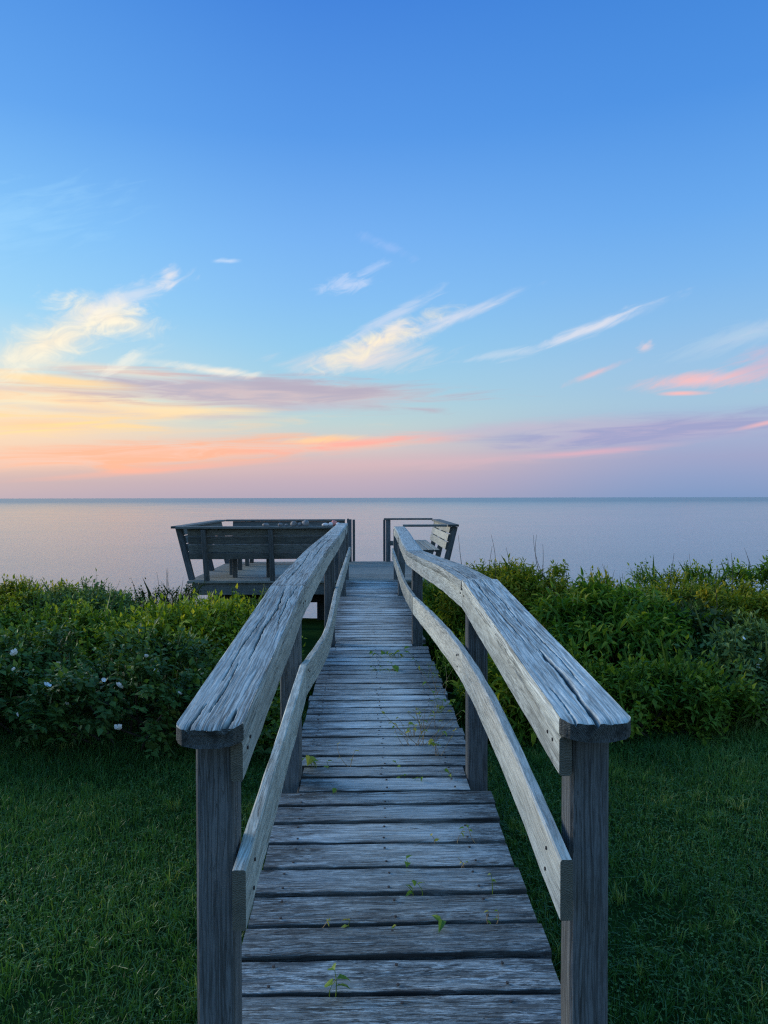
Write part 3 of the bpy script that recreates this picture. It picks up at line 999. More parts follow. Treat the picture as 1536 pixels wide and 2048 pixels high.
def bench(axis, base, top, lo, hi, seat_a, seat_b, posts, legs, mat='bench', nslat=4, cap=(0, 0), seats=3, capmat='bench', backout=1):
    """axis 'x': runs along x with its back at y = base..top; axis 'y': runs along y, back at x = base..top.
    Frame rail is the part; slats, posts, legs and cap are its pieces."""
    def pt(a, c, z):
        return (a, c, z) if axis == 'x' else (c, a, z)
    sgn = 1 if top > base else -1
    nrm = np.array((0.8, (base - top))) / math.hypot(.8, top - base)    # back normal in (across, z)
    nr = (0, nrm[0], nrm[1]) if axis == 'x' else (nrm[0], 0, nrm[1])
    s0, s1 = seat_a, seat_b
    front = s1
    fr = board('bench', pt(lo + .02, front + sgn * .03, .355), pt(hi - .02, front + sgn * .03, .355), pt(0, 1, 0), .085, .036, [M[mat], M['end']])
    own(fr, plat)

    def sub(n, a, b, up, w, t, mt=mat):
        o = board(n, a, b, up, w, t, [M[mt], M['end']])
        o.parent = fr
        o.matrix_parent_inverse = Matrix.Identity(4)
    rng = SL if nslat == 4 else [(.435, .553), (.565, .678), (.690, .793)]
    for za, zb in rng:
        zc = (za + zb) / 2
        c = lean(zc, base, top)
        sub('back_slat', pt(lo, c, zc), pt(hi, c, zc), nr, zb - za, .03)
    wseat = abs(s1 - s0) / seats
    for k in range(seats):
        c = s0 + (k + .5) * (s1 - s0) / seats
        sub('seat_slat', pt(lo + .03, c, .415), pt(hi - .03, c, .415), (0, 0, 1), wseat - .012, .034)
    for a in posts:
        off = sgn * .062
        p0 = pt(a, lean(0.0, base, top) + off, .001)
        p1 = pt(a, lean(ZC, base, top) + off, ZC)
        sub('back_post', p0, p1, pt(1, 0, 0), .089, .07, 'post')
    for a in legs:
        sub('leg', pt(a, front + sgn * .075, .001), pt(a, front + sgn * .075, .396), pt(1, 0, 0), .07, .07, 'post')
    c = lean(.81, base, top) + sgn * .03
    sub('top_cap', pt(lo + cap[0], c, ZC + .018), pt(hi + cap[1], c, ZC + .018), (0, 0, 1), .17, .034, capmat)
    return fr


b1 = bench('x', 11.74, 11.50, -2.74, -.47, 11.88, 12.24, (-2.49, -1.50, -.52), (-2.15, -1.62, -1.05, -.62), cap=(-.15, .0))
b1['label'] = 'bench seen from behind, nearest the bushes'
b2 = bench('y', -2.68, -2.88, 11.76, 14.86, -2.56, -2.20, (11.80, 13.3, 14.8), (12.6, 13.4, 14.2), cap=(-.215, .20))
b2['label'] = 'bench along the end of the platform'
b3 = bench('x', 14.86, 15.08, -2.68, -.50, 14.72, 14.36, (-2.3, -1.4, -.56), (-1.9, -1.2, -.7), cap=(-.14, .0))
b3['label'] = 'bench on the seaward edge'
b4 = bench('y', 1.06, 1.25, 12.02, 14.92, 1.08, .80, (12.08, 13.5, 14.86), (12.25, 13.5, 14.7), mat='pale', nslat=3, cap=(-.02, .10))
b4['label'] = 'pale bench facing the stair opening'

# rails and posts around the opening towards the stairs
P('rail_post', (-.415, 15.06, -.2), (-.415, 15.06, .83), (0, 1, 0), .089, .089, 'post')
P('rail_post', (-.33, 15.20, -.3), (-.33, 15.20, .82), (0, 1, 0), .05, .07, 'post')
P('rail_post', (.345, 15.06, -.2), (.345, 15.06, .815), (0, 1, 0), .089, .089, 'post')
P('rail_post', (.272, 15.19, -.3), (.272, 15.19, .815), (0, 1, 0), .045, .07, 'post')
P('top_rail', (.26, 15.06, .833), (1.21, 15.06, .833), (0, 0, 1), .12, .034)
P('low_rail', (.39, 15.06, .36), (1.05, 15.06, .36), (0, 1, 0), .09, .034)
P('top_rail', (.49, 11.98, .815), (1.17, 11.98, .815), (0, 0, 1), .13, .034)
# stairs going down to the beach, with one handrail
for k in range(12):
    yk = PY1 + .16 + k * .30
    zk = -.18 - k * .165
    P('stair_tread', (-.42, yk, zk), (.36, yk, zk), (0, 0, 1), .27, .036, 'platform')
for x in (-.44, .38):
    P('stair_stringer', (x, PY1 + .02, -.16), (x, PY1 + .16 + 12 * .30, -.26 - 12 * .165), (1, 0, 0), .22, .036, 'beam')
for yk, zk in ((16.4, -.45), (17.7, -1.15), (19.0, -1.85)):
    P('stair_post', (-.50, yk, zk - .9), (-.50, yk, zk + .62), (0, 1, 0), .075, .075, 'post')
for dz, w in ((.02, .09), (-.42, .09)):
    P('stair_rail', (-.445, 15.25, .78 + dz), (-.445, 19.1, -1.32 + dz), (1, 0, 0), w, .034)

# things left on the near bench cap
capz = ZC + .036


def blob(name, loc, s, mat, label, cat, group, seed, rotz=0.0):
    r = np.random.default_rng(seed)
    nu, nv_ = 10, 7
    th = np.linspace(0, np.pi, nv_)
    ph = np.arange(nu) * 2 * np.pi / nu
    T, Ph = np.meshgrid(th, ph, indexing='ij')
    rr = 1 + (fbm(Ph * 1.2 + seed, T * 1.6, seed, 3) - .5) * .5
    v = np.stack([np.sin(T) * np.cos(Ph) * s[0] * rr, np.sin(T) * np.sin(Ph) * s[1] * rr, np.cos(T) * s[2] * rr], -1).reshape(-1, 3)
    v[:, 2] = np.maximum(v[:, 2], -s[2] * .62)
    v[:, 2] += s[2] * .62
    i = np.arange(nv_ - 1)[:, None]
    j = np.arange(nu)[None]
    f = np.stack([i * nu + j, (i + 1) * nu + j, (i + 1) * nu + (j + 1) % nu, i * nu + (j + 1) % nu], -1).reshape(-1, 4)
    o = link(name, mesh_np(name, v, f, 4, [M[mat]], smooth=True), None, loc)
    o.rotation_euler = (0, 0, rotz)
    tag(o, label, cat, group)
    return o


stones = [(-1.575, .05, .030, 'long flat grey stone, first in the row on the bench cap'), (-1.36, .045, .03, 'small low grey stone after the long one in the bench cap row'),
          (-1.27, .035, .022, 'smallest flat pebble in the middle of the bench cap row'), (-1.16, .05, .045, 'rounded greenish stone third from the white shells on the bench cap'),
          (-1.07, .04, .035, 'dark round stone squeezed between two bigger ones on the bench cap'), (-.985, .075, .055, 'largest pale grey stone on the bench cap')]
for k, (x, s_, h_, lb) in enumerate(stones):
    blob('beach_stone', (x, 11.47 + random.uniform(-.02, .02), capz), (s_, s_ * .7, h_), 'stone', lb, 'stone', 'stones lined up on the bench cap', 60 + k, k)
shells = [(-.69, .05, .03, 'white shell at the stone side of the shell heap on the bench cap'), (-.61, .045, .035, 'white shell beside the pink one on the bench cap'),
          (-.50, .05, .032, 'white shell in front of the pink one on the bench cap'), (-.42, .04, .024, 'flat white shell nearest the handrail on the bench cap')]
for k, (x, s_, h_, lb) in enumerate(shells):
    blob('sea_shell', (x, 11.46, capz), (s_, s_ * .7, h_), 'shell', lb, 'shell', 'shells heaped on the bench cap', 80 + k, k)
blob('sea_shell', (-.56, 11.53, capz), (.045, .03, .055), 'pink', 'upright pink shell standing behind the white shells on the bench cap', 'shell', 'shells heaped on the bench cap', 91, .4)


# ------------------------------------------------------------------ foliage
LEAF = {   # verts (across, along, up) for a unit leaf, triangles
    'ovate': (np.array([(0, 0, 0), (-.5, .38, .10), (0, .45, 0), (.5, .38, .10), (0, 1, -.10)]), np.array([(0, 2, 1), (0, 3, 2), (1, 2, 4), (2, 3, 4)])),
    'lance': (np.array([(0, 0, 0), (-.5, .30, .12), (0, .33, .0), (.5, .30, .12), (-.36, .66, .0), (0, .68, -.10), (.36, .66, 0), (0, 1, -.30)]),
              np.array([(0, 2, 1), (0, 3, 2), (1, 2, 5), (1, 5, 4), (2, 3, 6), (2, 6, 5), (4, 5, 7), (5, 6, 7)])),
}


def unit(v):
    return v / (np.linalg.norm(v, axis=-1, keepdims=True) + 1e-9)


def leaves_mesh(name, base, dirs, nrm, length, width, rnd, kind, mat):
    T, F = LEAF[kind]
    dirs = unit(dirs)
    nrm = unit(nrm - dirs * np.sum(nrm * dirs, -1, keepdims=True))
    side = np.cross(dirs, nrm)
    V = (base[:, None] + side[:, None] * (T[None, :, 0:1] * width[:, None, None]) + dirs[:, None] * (T[None, :, 1:2] * length[:, None, None])
         + nrm[:, None] * (T[None, :, 2:3] * length[:, None, None]))
    n, k = len(base), len(T)
    Fa = (np.arange(n)[:, None, None] * k + F[None]).reshape(-1)
    return mesh_np(name, V.reshape(-1, 3), Fa, 3, [mat], rnd=np.repeat(np.clip(rnd, 0, 1), k))


def grow(lobes, n_shoot, seed, leaf=(.045, .5), per=7, kind='ovate', spread=.9, droop=.15, shoot=(.08, .20), up=.55, shell=.45, pinnate=False, tipbright=.25, gz=None, wild=0.04):
    r = np.random.default_rng(seed)
    lb = np.array(lobes, float)         # cx, cy, cz, rx, ry, rz
    vol = lb[:, 3] * lb[:, 4] * lb[:, 5]
    pick = r.choice(len(lb), n_shoot, p=vol / vol.sum())
    L_ = lb[pick]
    # clumps: shoots gather round a few hundred twig tips
    nc = max(30, n_shoot // 13)
    cp = r.choice(len(lb), nc, p=vol / vol.sum())
    d = unit(r.normal(size=(nc, 3)))
    d[:, 2] = np.where((d[:, 2] < -.45) & (r.random(nc) < .7), -d[:, 2], d[:, 2])
    rad = 1 - shell * r.random(nc) ** 1.6
    cpos = lb[cp, :3] + d * lb[cp, 3:6] * rad[:, None] * (0.9 + .22 * r.random((nc, 1)))
    ci = r.integers(0, nc, n_shoot)
    pos = cpos[ci] + r.normal(size=(n_shoot, 3)) * np.array([.05, .05, .035])
    out = d[ci]
    t = unit(out * .8 + np.array([0, 0, up]) + r.normal(size=(n_shoot, 3)) * .42)
    ln = r.uniform(*shoot, n_shoot)
    wildm = r.random(n_shoot) < wild
    ln = np.where(wildm, ln * 1.8, ln)
    t = np.where(wildm[:, None], unit(t + np.array([0, 0, 1.1])), t)
    ctone = r.normal(size=nc) * .13
    stone_ = ctone[ci] + r.normal(size=n_shoot) * .10
    k = np.arange(per)
    s = (k + .6) / per
    ang = k[None] * 2.4 + r.random((n_shoot, 1)) * 6.28
    ref = unit(np.cross(t, np.array([.3, .2, 1.])))
    b2_ = np.cross(t, ref)
    rad_ = np.cos(ang)[..., None] * ref[:, None] + np.sin(ang)[..., None] * b2_[:, None]
    if pinnate:
        sg = np.where(k % 2 == 0, 1, -1)[None, :, None]
        rad_ = sg * ref[:, None] + r.normal(size=(n_shoot, per, 3)) * .15
    ld = t[:, None] * (.55 - .2 * spread) + rad_ * spread + np.array([0, 0, -droop])
    ld = ld + r.normal(size=ld.shape) * .18
    # the last one is the terminal leaf
    ld[:, -1] = t + np.array([0, 0, -droop])
    base = pos[:, None] + t[:, None] * (ln[:, None] * s[None])[..., None] + np.array([0, 0, -1.0]) * (ln[:, None] * s[None] ** 2)[..., None] * droop * .5
    nr = np.array([0, 0, 1.0]) + .5 * t[:, None] + r.normal(size=ld.shape) * .35
    Ll = leaf[0] * r.uniform(.6, 1.25, (n_shoot, per)) * (1.05 - .35 * np.abs(s[None] - .45))
    Wl = Ll * leaf[1] * r.uniform(.8, 1.2, (n_shoot, per))
    tone = .38 + stone_[:, None] + r.normal(size=(n_shoot, per)) * .12 + tipbright * (s[None] ** 2)
    base = np.concatenate([base.reshape(-1, 3), pos - t * .03])
    ld = np.concatenate([ld.reshape(-1, 3), t])
    nr = np.concatenate([nr.reshape(-1, 3), r.normal(size=t.shape)])
    Ll = np.concatenate([Ll.ravel(), ln + .03])
    Wl = np.concatenate([Wl.ravel(), np.full(n_shoot, .005)])
    tone = np.concatenate([tone.ravel(), np.full(n_shoot, .15)])
    keep = base[:, 2] > ground_z(base[:, 0], base[:, 1]) + .02
    # nothing grows through the boardwalk or the platform
    keep &= ~((np.abs(base[:, 0]) < .53) & (base[:, 1] > 1.2) & (base[:, 1] < 11.9) & (base[:, 2] > -.2))
    keep &= ~((base[:, 1] > 11.3) & (base[:, 0] > -3.05) & (base[:, 0] < 1.4) & (base[:, 2] > -.26))
    return base[keep], ld[keep], nr[keep], Ll[keep], Wl[keep], tone[keep], cpos


def shrub(name, label, x, y, rx, ry, top, n, kind, mat, seed, leaf=(.045, .5), per=7, group='shrubs on the bluff', lobes=5, stalks=0, cat='shrub', **kw):
    r = np.random.default_rng(seed + 1000)
    gz = float(ground_z(x, y))
    h = top - gz
    lb = [(x, y, gz + h * .40, rx * .84, ry * .84, h * .44)]
    for k in range(lobes):
        a = k * 2.4 + r.uniform(-.4, .4)
        q = math.sqrt((k + .5) / lobes) * .85
        s_ = r.uniform(.22, .36)
        hz = h * r.uniform(.22, .32)
        lb.append((x + math.cos(a) * rx * q, y + math.sin(a) * ry * q, gz + (h - hz) * r.uniform(.72, 1.0) * (1 - .35 * q * q), rx * s_, ry * s_, hz))
    for k in range(lobes // 2 + 2):
        a = k * 2 * math.pi / lobes + r.uniform(-.4, .4)
        q = r.uniform(.45, .75)
        hh = h * r.uniform(.26, .40)
        lb.append((x + math.cos(a) * rx * q, y + math.sin(a) * ry * q, gz + h * r.uniform(.16, .34), rx * r.uniform(.32, .5), ry * r.uniform(.32, .5), hh))
    root = empty(name, (x, y, gz))
    tag(root, label, cat, group)
    base, ld, nr, Ll, Wl, tone, cpos = grow(lb, n, seed, leaf, per, kind, **kw)
    me = leaves_mesh('foliage', base, ld, nr, Ll, Wl, tone, kind, M[mat])
    fo = own(link('foliage', me), root)
    fo['kind'] = 'stuff'
    tb = []
    idx = r.choice(len(cpos), min(26, len(cpos)), replace=False)
    for c in cpos[idx]:
        b0 = np.array([x + r.normal() * rx * .18, y + r.normal() * ry * .18, gz - .05])
        mid = (b0 + c) / 2 + np.array([r.normal() * .05, r.normal() * .05, .08])
        q = np.linspace(0, 1, 5)[:, None]
        p = (1 - q) ** 2 * b0 + 2 * q * (1 - q) * mid + q ** 2 * c
        if abs(c[0]) < .52 and -.2 < c[2] and 1.2 < c[1] < 11.9:
            continue
        tb.append(tube(p, np.linspace(.009, .003, 5), 5))
    join_tubes('branches', tb, M['stem'], None)
    br = bpy.context.scene.objects[-1] if False else COL.objects[-1]
    own(br, root)
    for k in range(stalks):
        a = r.uniform(0, 6.28)
        c = np.array([x + math.cos(a) * rx * r.uniform(0, .8), y + math.sin(a) * ry * r.uniform(0, .8), top - h * .25])
        q = np.linspace(0, 1, 6)[:, None]
        tip = np.array([r.normal() * .06, r.normal() * .06, h * .25 + r.uniform(.06, .20)])
        p = c + q * tip + np.sin(q * 3) * np.array([r.normal() * .015, 0, 0])
        v, f = tube(p, np.linspace(.0035, .0012, 6), 4)
        own(link('dry_stalk', mesh_np('dry_stalk', v, f, 4, [M['stem']], smooth=True)), root)
    return root, cpos


def rose_flower(root, p, s, seed, tilt):
    """five cupped white petals round a yellow centre"""
    r = np.random.default_rng(seed)
    V, F, mi = [], [], []
    for k in range(5):
        a = k * 2 * math.pi / 5 + r.uniform(-.15, .15)
        ca, sa = math.cos(a), math.sin(a)
        sz = s * r.uniform(.85, 1.1)
        loc = [(0, 0, 0), (-.30, .30, .10), (.30, .30, .10), (-.46, .68, .26), (0, .62, .18), (.46, .68, .26), (-.28, .98, .42), (0, .92, .34), (.28, .98, .42)]
        o_ = len(V)
        for (px_, py_, pz_) in loc:
            X, Y, Z = px_ * sz, py_ * sz, pz_ * sz * r.uniform(.7, 1.3)
            V.append((X * ca - Y * sa, X * sa + Y * ca, Z))
        for t in [(0, 2, 1), (1, 2, 4), (1, 4, 3), (2, 5, 4), (3, 4, 7), (3, 7, 6), (4, 5, 8), (4, 8, 7)]:
            F.append([o_ + i for i in t])
            mi.append(0)
    o_ = len(V)
    for k in range(6):
        V.append((math.cos(k) * s * .16, math.sin(k) * s * .16, s * .08))
    V.append((0, 0, s * .16))
    for k in range(6):
        F.append([o_ + k, o_ + (k + 1) % 6, o_ + 6])
        mi.append(1)
    me = mesh_np('flower', np.array(V), np.array(F), 3, [M['petal'], M['pistil']], midx=mi, smooth=False)
    o = link('flower', me)
    o.location = p
    o.rotation_euler = (tilt[0], tilt[1], r.uniform(0, 6))
    o.parent = root
    o.matrix_parent_inverse = Matrix.Translation(root.location).inverted()
    return o


SG = 'shrubs on the bluff'
# --- left of the boardwalk
rs1, _ = shrub('rose_bush', 'dark green rose bush with open white flowers beside the handrail end', -1.42, 4.78, .80, .62, .36, 1428, 'ovate', 'rose', 101, (0.055, .62), 7, pinnate=True, droop=.25, lobes=7, shoot=(.09, .15))
rs2, _ = shrub('rose_bush', 'dark green rose bush with white flowers at the picture edge above the lawn', -2.62, 4.95, .85, .68, .36, 1428, 'ovate', 'rose', 102, (0.055, .62), 7, pinnate=True, droop=.25, lobes=7, shoot=(.09, .15))
shrub('rose_bush', 'dark green flowerless rose bush farthest from the boardwalk above the lawn', -4.0, 5.3, .9, .75, .35, 924, 'ovate', 'rose', 103, (0.059, .62), 7, pinnate=True, droop=.25, lobes=6, shoot=(.09, .15))
shrub('leafy_shrub', 'bright yellow green shrub rising behind the white flowered rose bush', -1.50, 6.35, .80, .70, .31, 1680, 'ovate', 'yellow', 104, (0.058, .55), 7, up=.8, lobes=8)
shrub('leafy_shrub', 'mid green shrub tucked against the posts of the boardwalk beyond the rose bush', -.95, 5.9, .34, .45, .06, 588, 'ovate', 'green', 105, (0.053, .55), 7, lobes=5)
shrub('leafy_shrub', 'yellow green shrub directly in front of the platform fascia', -1.62, 8.4, .60, .60, -.02, 1092, 'ovate', 'yellow', 106, (0.048, .5), 7, up=.9, lobes=7)
shrub('leafy_shrub', 'olive shrub with golden tips in the middle of the thicket', -2.45, 6.8, .80, .70, .24, 1596, 'ovate', 'green', 107, (0.055, .55), 7, up=.7, lobes=7, stalks=3)
shrub('leafy_shrub', 'dense dark green shrub low behind the rose bush at the picture edge', -3.75, 6.9, .95, .75, .30, 1596, 'ovate', 'green', 108, (0.058, .55), 7, lobes=7)
shrub('leafy_shrub', 'silvery grey green shrub with arching twigs near the platform corner', -3.05, 8.3, .55, .60, .24, 1764, 'ovate', 'grey', 109, (0.054, .5), 7, up=.7, lobes=7, stalks=4, wild=.02)
shrub('leafy_shrub', 'rust topped shrub on the skyline between dark and silvery shrubs', -3.75, 8.6, .9, .65, .30, 1848, 'ovate', 'rust', 110, (0.050, .5), 7, wild=.02, up=.7, lobes=6, stalks=3)
shrub('leafy_shrub', 'dark rounded shrub on the skyline at the water edge', -5.1, 8.6, 1.1, .8, .44, 1848, 'ovate', 'green', 111, (0.050, .55), 7, wild=.02, lobes=8, stalks=3)
shrub('leafy_shrub', 'sparse dark twiggy shrub beside the dune grass', -2.68, 9.9, .45, .4, .16, 352, 'ovate', 'dark', 112, (0.042, .55), 6, up=1.0, lobes=4, stalks=5)
shrub('leafy_shrub', 'low green shrub under the handrail in front of the platform', -1.55, 10.2, .5, .5, -.16, 504, 'ovate', 'green', 113, (0.048, .5), 7, lobes=4)
shrub('leafy_shrub', 'low tangled shrub beside the second post and the deck edge', -.86, 4.75, .30, .4, -.02, 352, 'ovate', 'green', 114, (0.053, .55), 7, lobes=4)
for k, (fx, fy, fz, s_) in enumerate([(-1.45, 4.28, .207, .026), (-1.65, 4.30, .23, .025), (-1.42, 4.16, .012, .024), (-1.56, 4.36, .225, .013), (-1.27, 4.38, .27, .015), (-1.02, 4.42, .24, .012), (-1.75, 4.32, .10, .013), (-1.12, 4.3, .16, .014), (-1.85, 4.45, .30, .015), (-1.36, 4.5, .33, .014)]):
    rose_flower(rs1, (fx, fy, fz), s_, 300 + k, (R(random.uniform(20, 75)), R(random.uniform(-40, 40))))
for k, (fx, fy, fz, s_) in enumerate([(-1.86, 4.32, .207, .022), (-2.18, 4.62, .33, .024), (-2.20, 4.45, .25, .013), (-2.5, 4.5, .2, .015), (-2.08, 4.4, .28, .012), (-2.35, 4.55, .34, .018), (-2.02, 4.3, .05, .013)]):
    rose_flower(rs2, (fx, fy, fz), s_, 320 + k, (R(random.uniform(20, 75)), R(random.uniform(-40, 40))))

# --- right of the boardwalk
shrub('lance_leaf_shrub', 'big shrub with long drooping lance leaves behind the handrail', 1.82, 5.85, .70, .60, .57, 1260, 'lance', 'lance', 201, (0.084, .32), 8, droop=.45, spread=1.0, up=.5, wild=.01, lobes=8, shoot=(.10, .22))
shrub('lance_leaf_shrub', 'rust tipped shrub with narrow leaves on the skyline next to the platform bench', 1.28, 7.35, .62, .62, .72, 2000, 'lance', 'rust', 202, (0.058, .32), 8, droop=.2, up=.7, lobes=9, stalks=7, wild=.02, shoot=(.06, .14))
shrub('leafy_shrub', 'olive shrub with bare twigs on the skyline between rust tipped and broad shrubs', 2.25, 7.7, .70, .6, .40, 1260, 'ovate', 'rust', 203, (0.046, .5), 7, up=.9, lobes=6, stalks=5)
shrub('lance_leaf_shrub', 'broad shrub with rusty new leaves at the picture edge on the skyline', 2.95, 6.6, .75, .65, .57, 1800, 'lance', 'rust', 204, (0.062, .32), 8, droop=.25, up=.7, wild=.02, shoot=(.06, .15), lobes=9, stalks=3)
shrub('lance_leaf_shrub', 'tall green shrub partly cut off by the picture edge', 4.2, 6.8, .95, .8, .70, 1260, 'lance', 'lance', 205, (0.072, .32), 8, droop=.3, wild=.02, lobes=8)
bl6, _ = shrub('leafy_shrub', 'mid green shrub with tiny white blossoms at the edge above the lawn', 2.70, 5.10, .60, .5, .34, 1176, 'ovate', 'grey', 206, (0.059, .5), 7, up=.9, lobes=7)
shrub('leafy_shrub', 'plain green lawn edge shrub beside the blossoming one, cut off by the picture side', 3.9, 5.35, .75, .55, .30, 840, 'ovate', 'green', 207, (0.059, .5), 7, lobes=6)
shrub('lance_leaf_shrub', 'low spreading plant with pointed leaves beneath the handrail', 1.02, 4.98, .46, .45, .20, 840, 'lance', 'green', 208, (0.079, .32), 8, droop=.25, up=.6, lobes=6)
shrub('leafy_shrub', 'low bushy weeds at the lawn edge under the big lance leaf shrub', 1.78, 4.80, .55, .38, .12, 1092, 'ovate', 'green', 209, (0.055, .5), 7, up=.9, lobes=7)
shrub('lance_leaf_shrub', 'green shrub pressing against the middle of the boardwalk', .93, 7.6, .38, .75, .34, 756, 'lance', 'lance', 210, (0.079, .3), 8, up=.8, lobes=5)
shrub('leafy_shrub', 'dark green shrub below the platform corner by the pale bench', 1.05, 9.9, .55, .8, .30, 756, 'ovate', 'green', 211, (0.053, .5), 7, lobes=5)
shrub('leafy_shrub', 'dark leafy shrub in the shade between lance leaf and blossoming shrubs', 2.45, 6.0, .5, .45, .40, 756, 'ovate', 'dark', 212, (0.066, .6), 7, lobes=5)
shrub('leafy_shrub', 'thin weedy shrub squeezed against the deck edge', .80, 6.1, .24, .5, .02, 436, 'ovate', 'yellow', 213, (0.046, .45), 7, up=1.1, lobes=4)
shrub('leafy_shrub', 'dark shrub on the far skyline behind the broad rusty shrub', 3.5, 8.4, 1.0, .7, .50, 1092, 'ovate', 'green', 214, (0.046, .5), 7, lobes=6, stalks=4)

for k in range(12):
    a6 = random.uniform(-2.6, -.5)
    rose_flower(bl6, (2.70 + .5 * math.cos(a6), 5.02 + .36 * math.sin(a6), random.uniform(.16, .38)), random.uniform(.009, .014), 340 + k, (R(random.uniform(10, 60)), 0))

# dune grass by the platform
def blades(n, xs, ys, zs, hmin, hmax, width, lean_, seed, hscale=None, tone=None):
    r = np.random.default_rng(seed)
    h = r.uniform(hmin, hmax, n) * (1 if hscale is None else hscale)
    a = r.uniform(0, 2 * np.pi, n)
    dirn = np.stack([np.cos(a), np.sin(a), 0 * a], -1)
    b = r.uniform(0, 2 * np.pi, n)
    sd_ = np.stack([np.cos(b), np.sin(b), 0 * b], -1)
    ln = (lean_ * np.abs(r.normal(size=n)) * h)[:, None]
    base = np.stack([xs, ys, zs], -1)
    w = (width * r.uniform(.6, 1.3, n))[:, None]
    mid = base + dirn * ln * .30 + np.array([0, 0, 1]) * h[:, None] * .55
    tip = base + dirn * ln + np.array([0, 0, 1]) * (h[:, None] - ln * .35)
    V = np.stack([base - sd_ * w, base + sd_ * w, mid - sd_ * w * .75, mid + sd_ * w * .75, tip], 1)
    F = np.array([(0, 1, 3), (0, 3, 2), (2, 3, 4)])
    Fa = (np.arange(n)[:, None, None] * 5 + F[None]).reshape(-1)
    tn = .35 + r.normal(size=n) * .16 if tone is None else tone + r.normal(size=n) * .14
    return V.reshape(-1, 3), Fa, np.repeat(np.clip(tn, 0, 1), 5)


for k, (x, y, rad, n, hh, lb) in enumerate([(-2.75, 10.9, .35, 420, .62, 'tuft of pale dune grass at the platform corner'), (-2.1, 10.7, .35, 360, .5, 'tuft of pale dune grass in front of the platform fascia'),
                                            (-3.35, 10.4, .35, 320, .5, 'tuft of pale dune grass beside the twiggy dark shrub')]):
    r = np.random.default_rng(500 + k)
    xs, ys = x + r.normal(size=n) * rad * .6, y + r.normal(size=n) * rad * .6
    v, f, t = blades(n, xs, ys, ground_z(xs, ys), hh * .6, hh, .0035, .35, 510 + k)
    o = link('dune_grass', mesh_np('dune_grass', v, f, 3, [M['reed']], rnd=t))
    o['kind'] = 'stuff'
    tag(o, lb, 'grass', 'dune grass tufts')

# ------------------------------------------------------------------ lawn
def lawn(n, x0, x1, y0, y1, seed, width):
    r = np.random.default_rng(seed)
    xs = r.uniform(x0, x1, n)
    ys = r.uniform(y0, y1, n)
    dens = fbm(xs * 3, ys * 3, 77, 4)
    k = (r.random(n) < .35 + 1.1 * dens) & ~((np.abs(xs) < .40) & (ys > 1.55))
    xs, ys, dens = xs[k], ys[k], dens[k]
    hs = .25 + 1.5 * fbm(xs * 2.2 + 9, ys * 2.2, 78, 4) + .5 * (np.clip(ys - 3.6, 0, 1) * (fbm(xs * 4, ys * 4, 90, 2)))
    hs = np.where(np.abs(xs) < .44, hs * .7, hs)
    hs = hs * (1 + 1.1 * np.clip(1 - np.abs(np.abs(xs) - .52) / .12, 0, 1) * fbm(xs * 5, ys * 5, 93, 2) + 1.0 * np.clip((ys - 4.0) / .5, 0, 1) * fbm(xs * 3, ys * 3, 94, 2))
    tone = -.62 + 1.1 * fbm(xs * 1.9 + 30, ys * 1.9, 79, 5) + .8 * fbm(xs * .8 + 3, ys * .8, 95, 2) + np.where(r.random(len(xs)) < .03, .6, 0)
    return blades(len(xs), xs, ys, ground_z(xs, ys) - .004, .018, .056, width, .9, seed + 1, hs, tone)


parts = [lawn(280000, -3.3, 3.3, 1.15, 5.2, 601, .0021), lawn(26000, -6, -3.3, -1, 5.2, 602, .0026), lawn(26000, 3.3, 6, -1, 5.2, 603, .0026), lawn(30000, -3.3, 3.3, -1.5, 1.15, 604, .0026)]
tr_ = np.random.default_rng(660)        # coarser tufts of uneven height and tone
tx, ty = tr_.uniform(-3.3, 3.3, 1300), tr_.uniform(1.2, 4.7, 1300)
tk = np.abs(tx) > .56
tx, ty = tx[tk], ty[tk]
edge_x = np.where(tr_.random(120) < .5, -1, 1) * tr_.uniform(.50, .60, 120)
tx, ty = np.concatenate([tx, edge_x]), np.concatenate([ty, tr_.uniform(1.7, 4.6, 120)])
nb = 24
th_ = np.repeat(tr_.uniform(.4, 1.1, len(tx)), nb)
to_ = np.repeat(tr_.normal(size=len(tx)) * .22 + .30, nb)
bx_ = np.repeat(tx, nb) + tr_.normal(size=len(tx) * nb) * .016
by_ = np.repeat(ty, nb) + tr_.normal(size=len(tx) * nb) * .016
parts.append(blades(len(bx_), bx_, by_, ground_z(bx_, by_) - .004, .05, .095, .0024, .85, 661, th_, to_))
vo, vv, ff, tt = 0, [], [], []
for v, f, t in parts:
    vv.append(v)
    ff.append(f + vo)
    tt.append(t)
    vo += len(v)
lw = link('lawn_grass', mesh_np('lawn_grass', np.vstack(vv), np.concatenate(ff), 3, [M['grass']], rnd=np.concatenate(tt)))
lw['kind'] = 'stuff'
cr = np.random.default_rng(650)
cx_, cy_ = cr.uniform(-3.3, 3.3, 26000), cr.uniform(1.2, 4.6, 26000)
ck_ = (fbm(cx_ * 2.4 + 5, cy_ * 2.4, 651, 4) > .40 + .3 * cr.random(26000)) & (np.abs(cx_) > .5)
cx_, cy_ = cx_[ck_], cy_[ck_]
nl_ = len(cx_)
cb = np.stack([cx_, cy_, ground_z(cx_, cy_) + cr.uniform(.02, .05, nl_)], -1)
a_ = cr.uniform(0, 6.28, nl_)
cb = np.repeat(cb, 3, 0)
a3 = np.repeat(a_, 3) + np.tile([0, 2.09, 4.19], nl_)
cdir = np.stack([np.cos(a3), np.sin(a3), cr.uniform(-.1, .35, nl_ * 3)], -1)
cn = np.array([0, 0, 1.0]) + cr.normal(size=(nl_ * 3, 3)) * .2
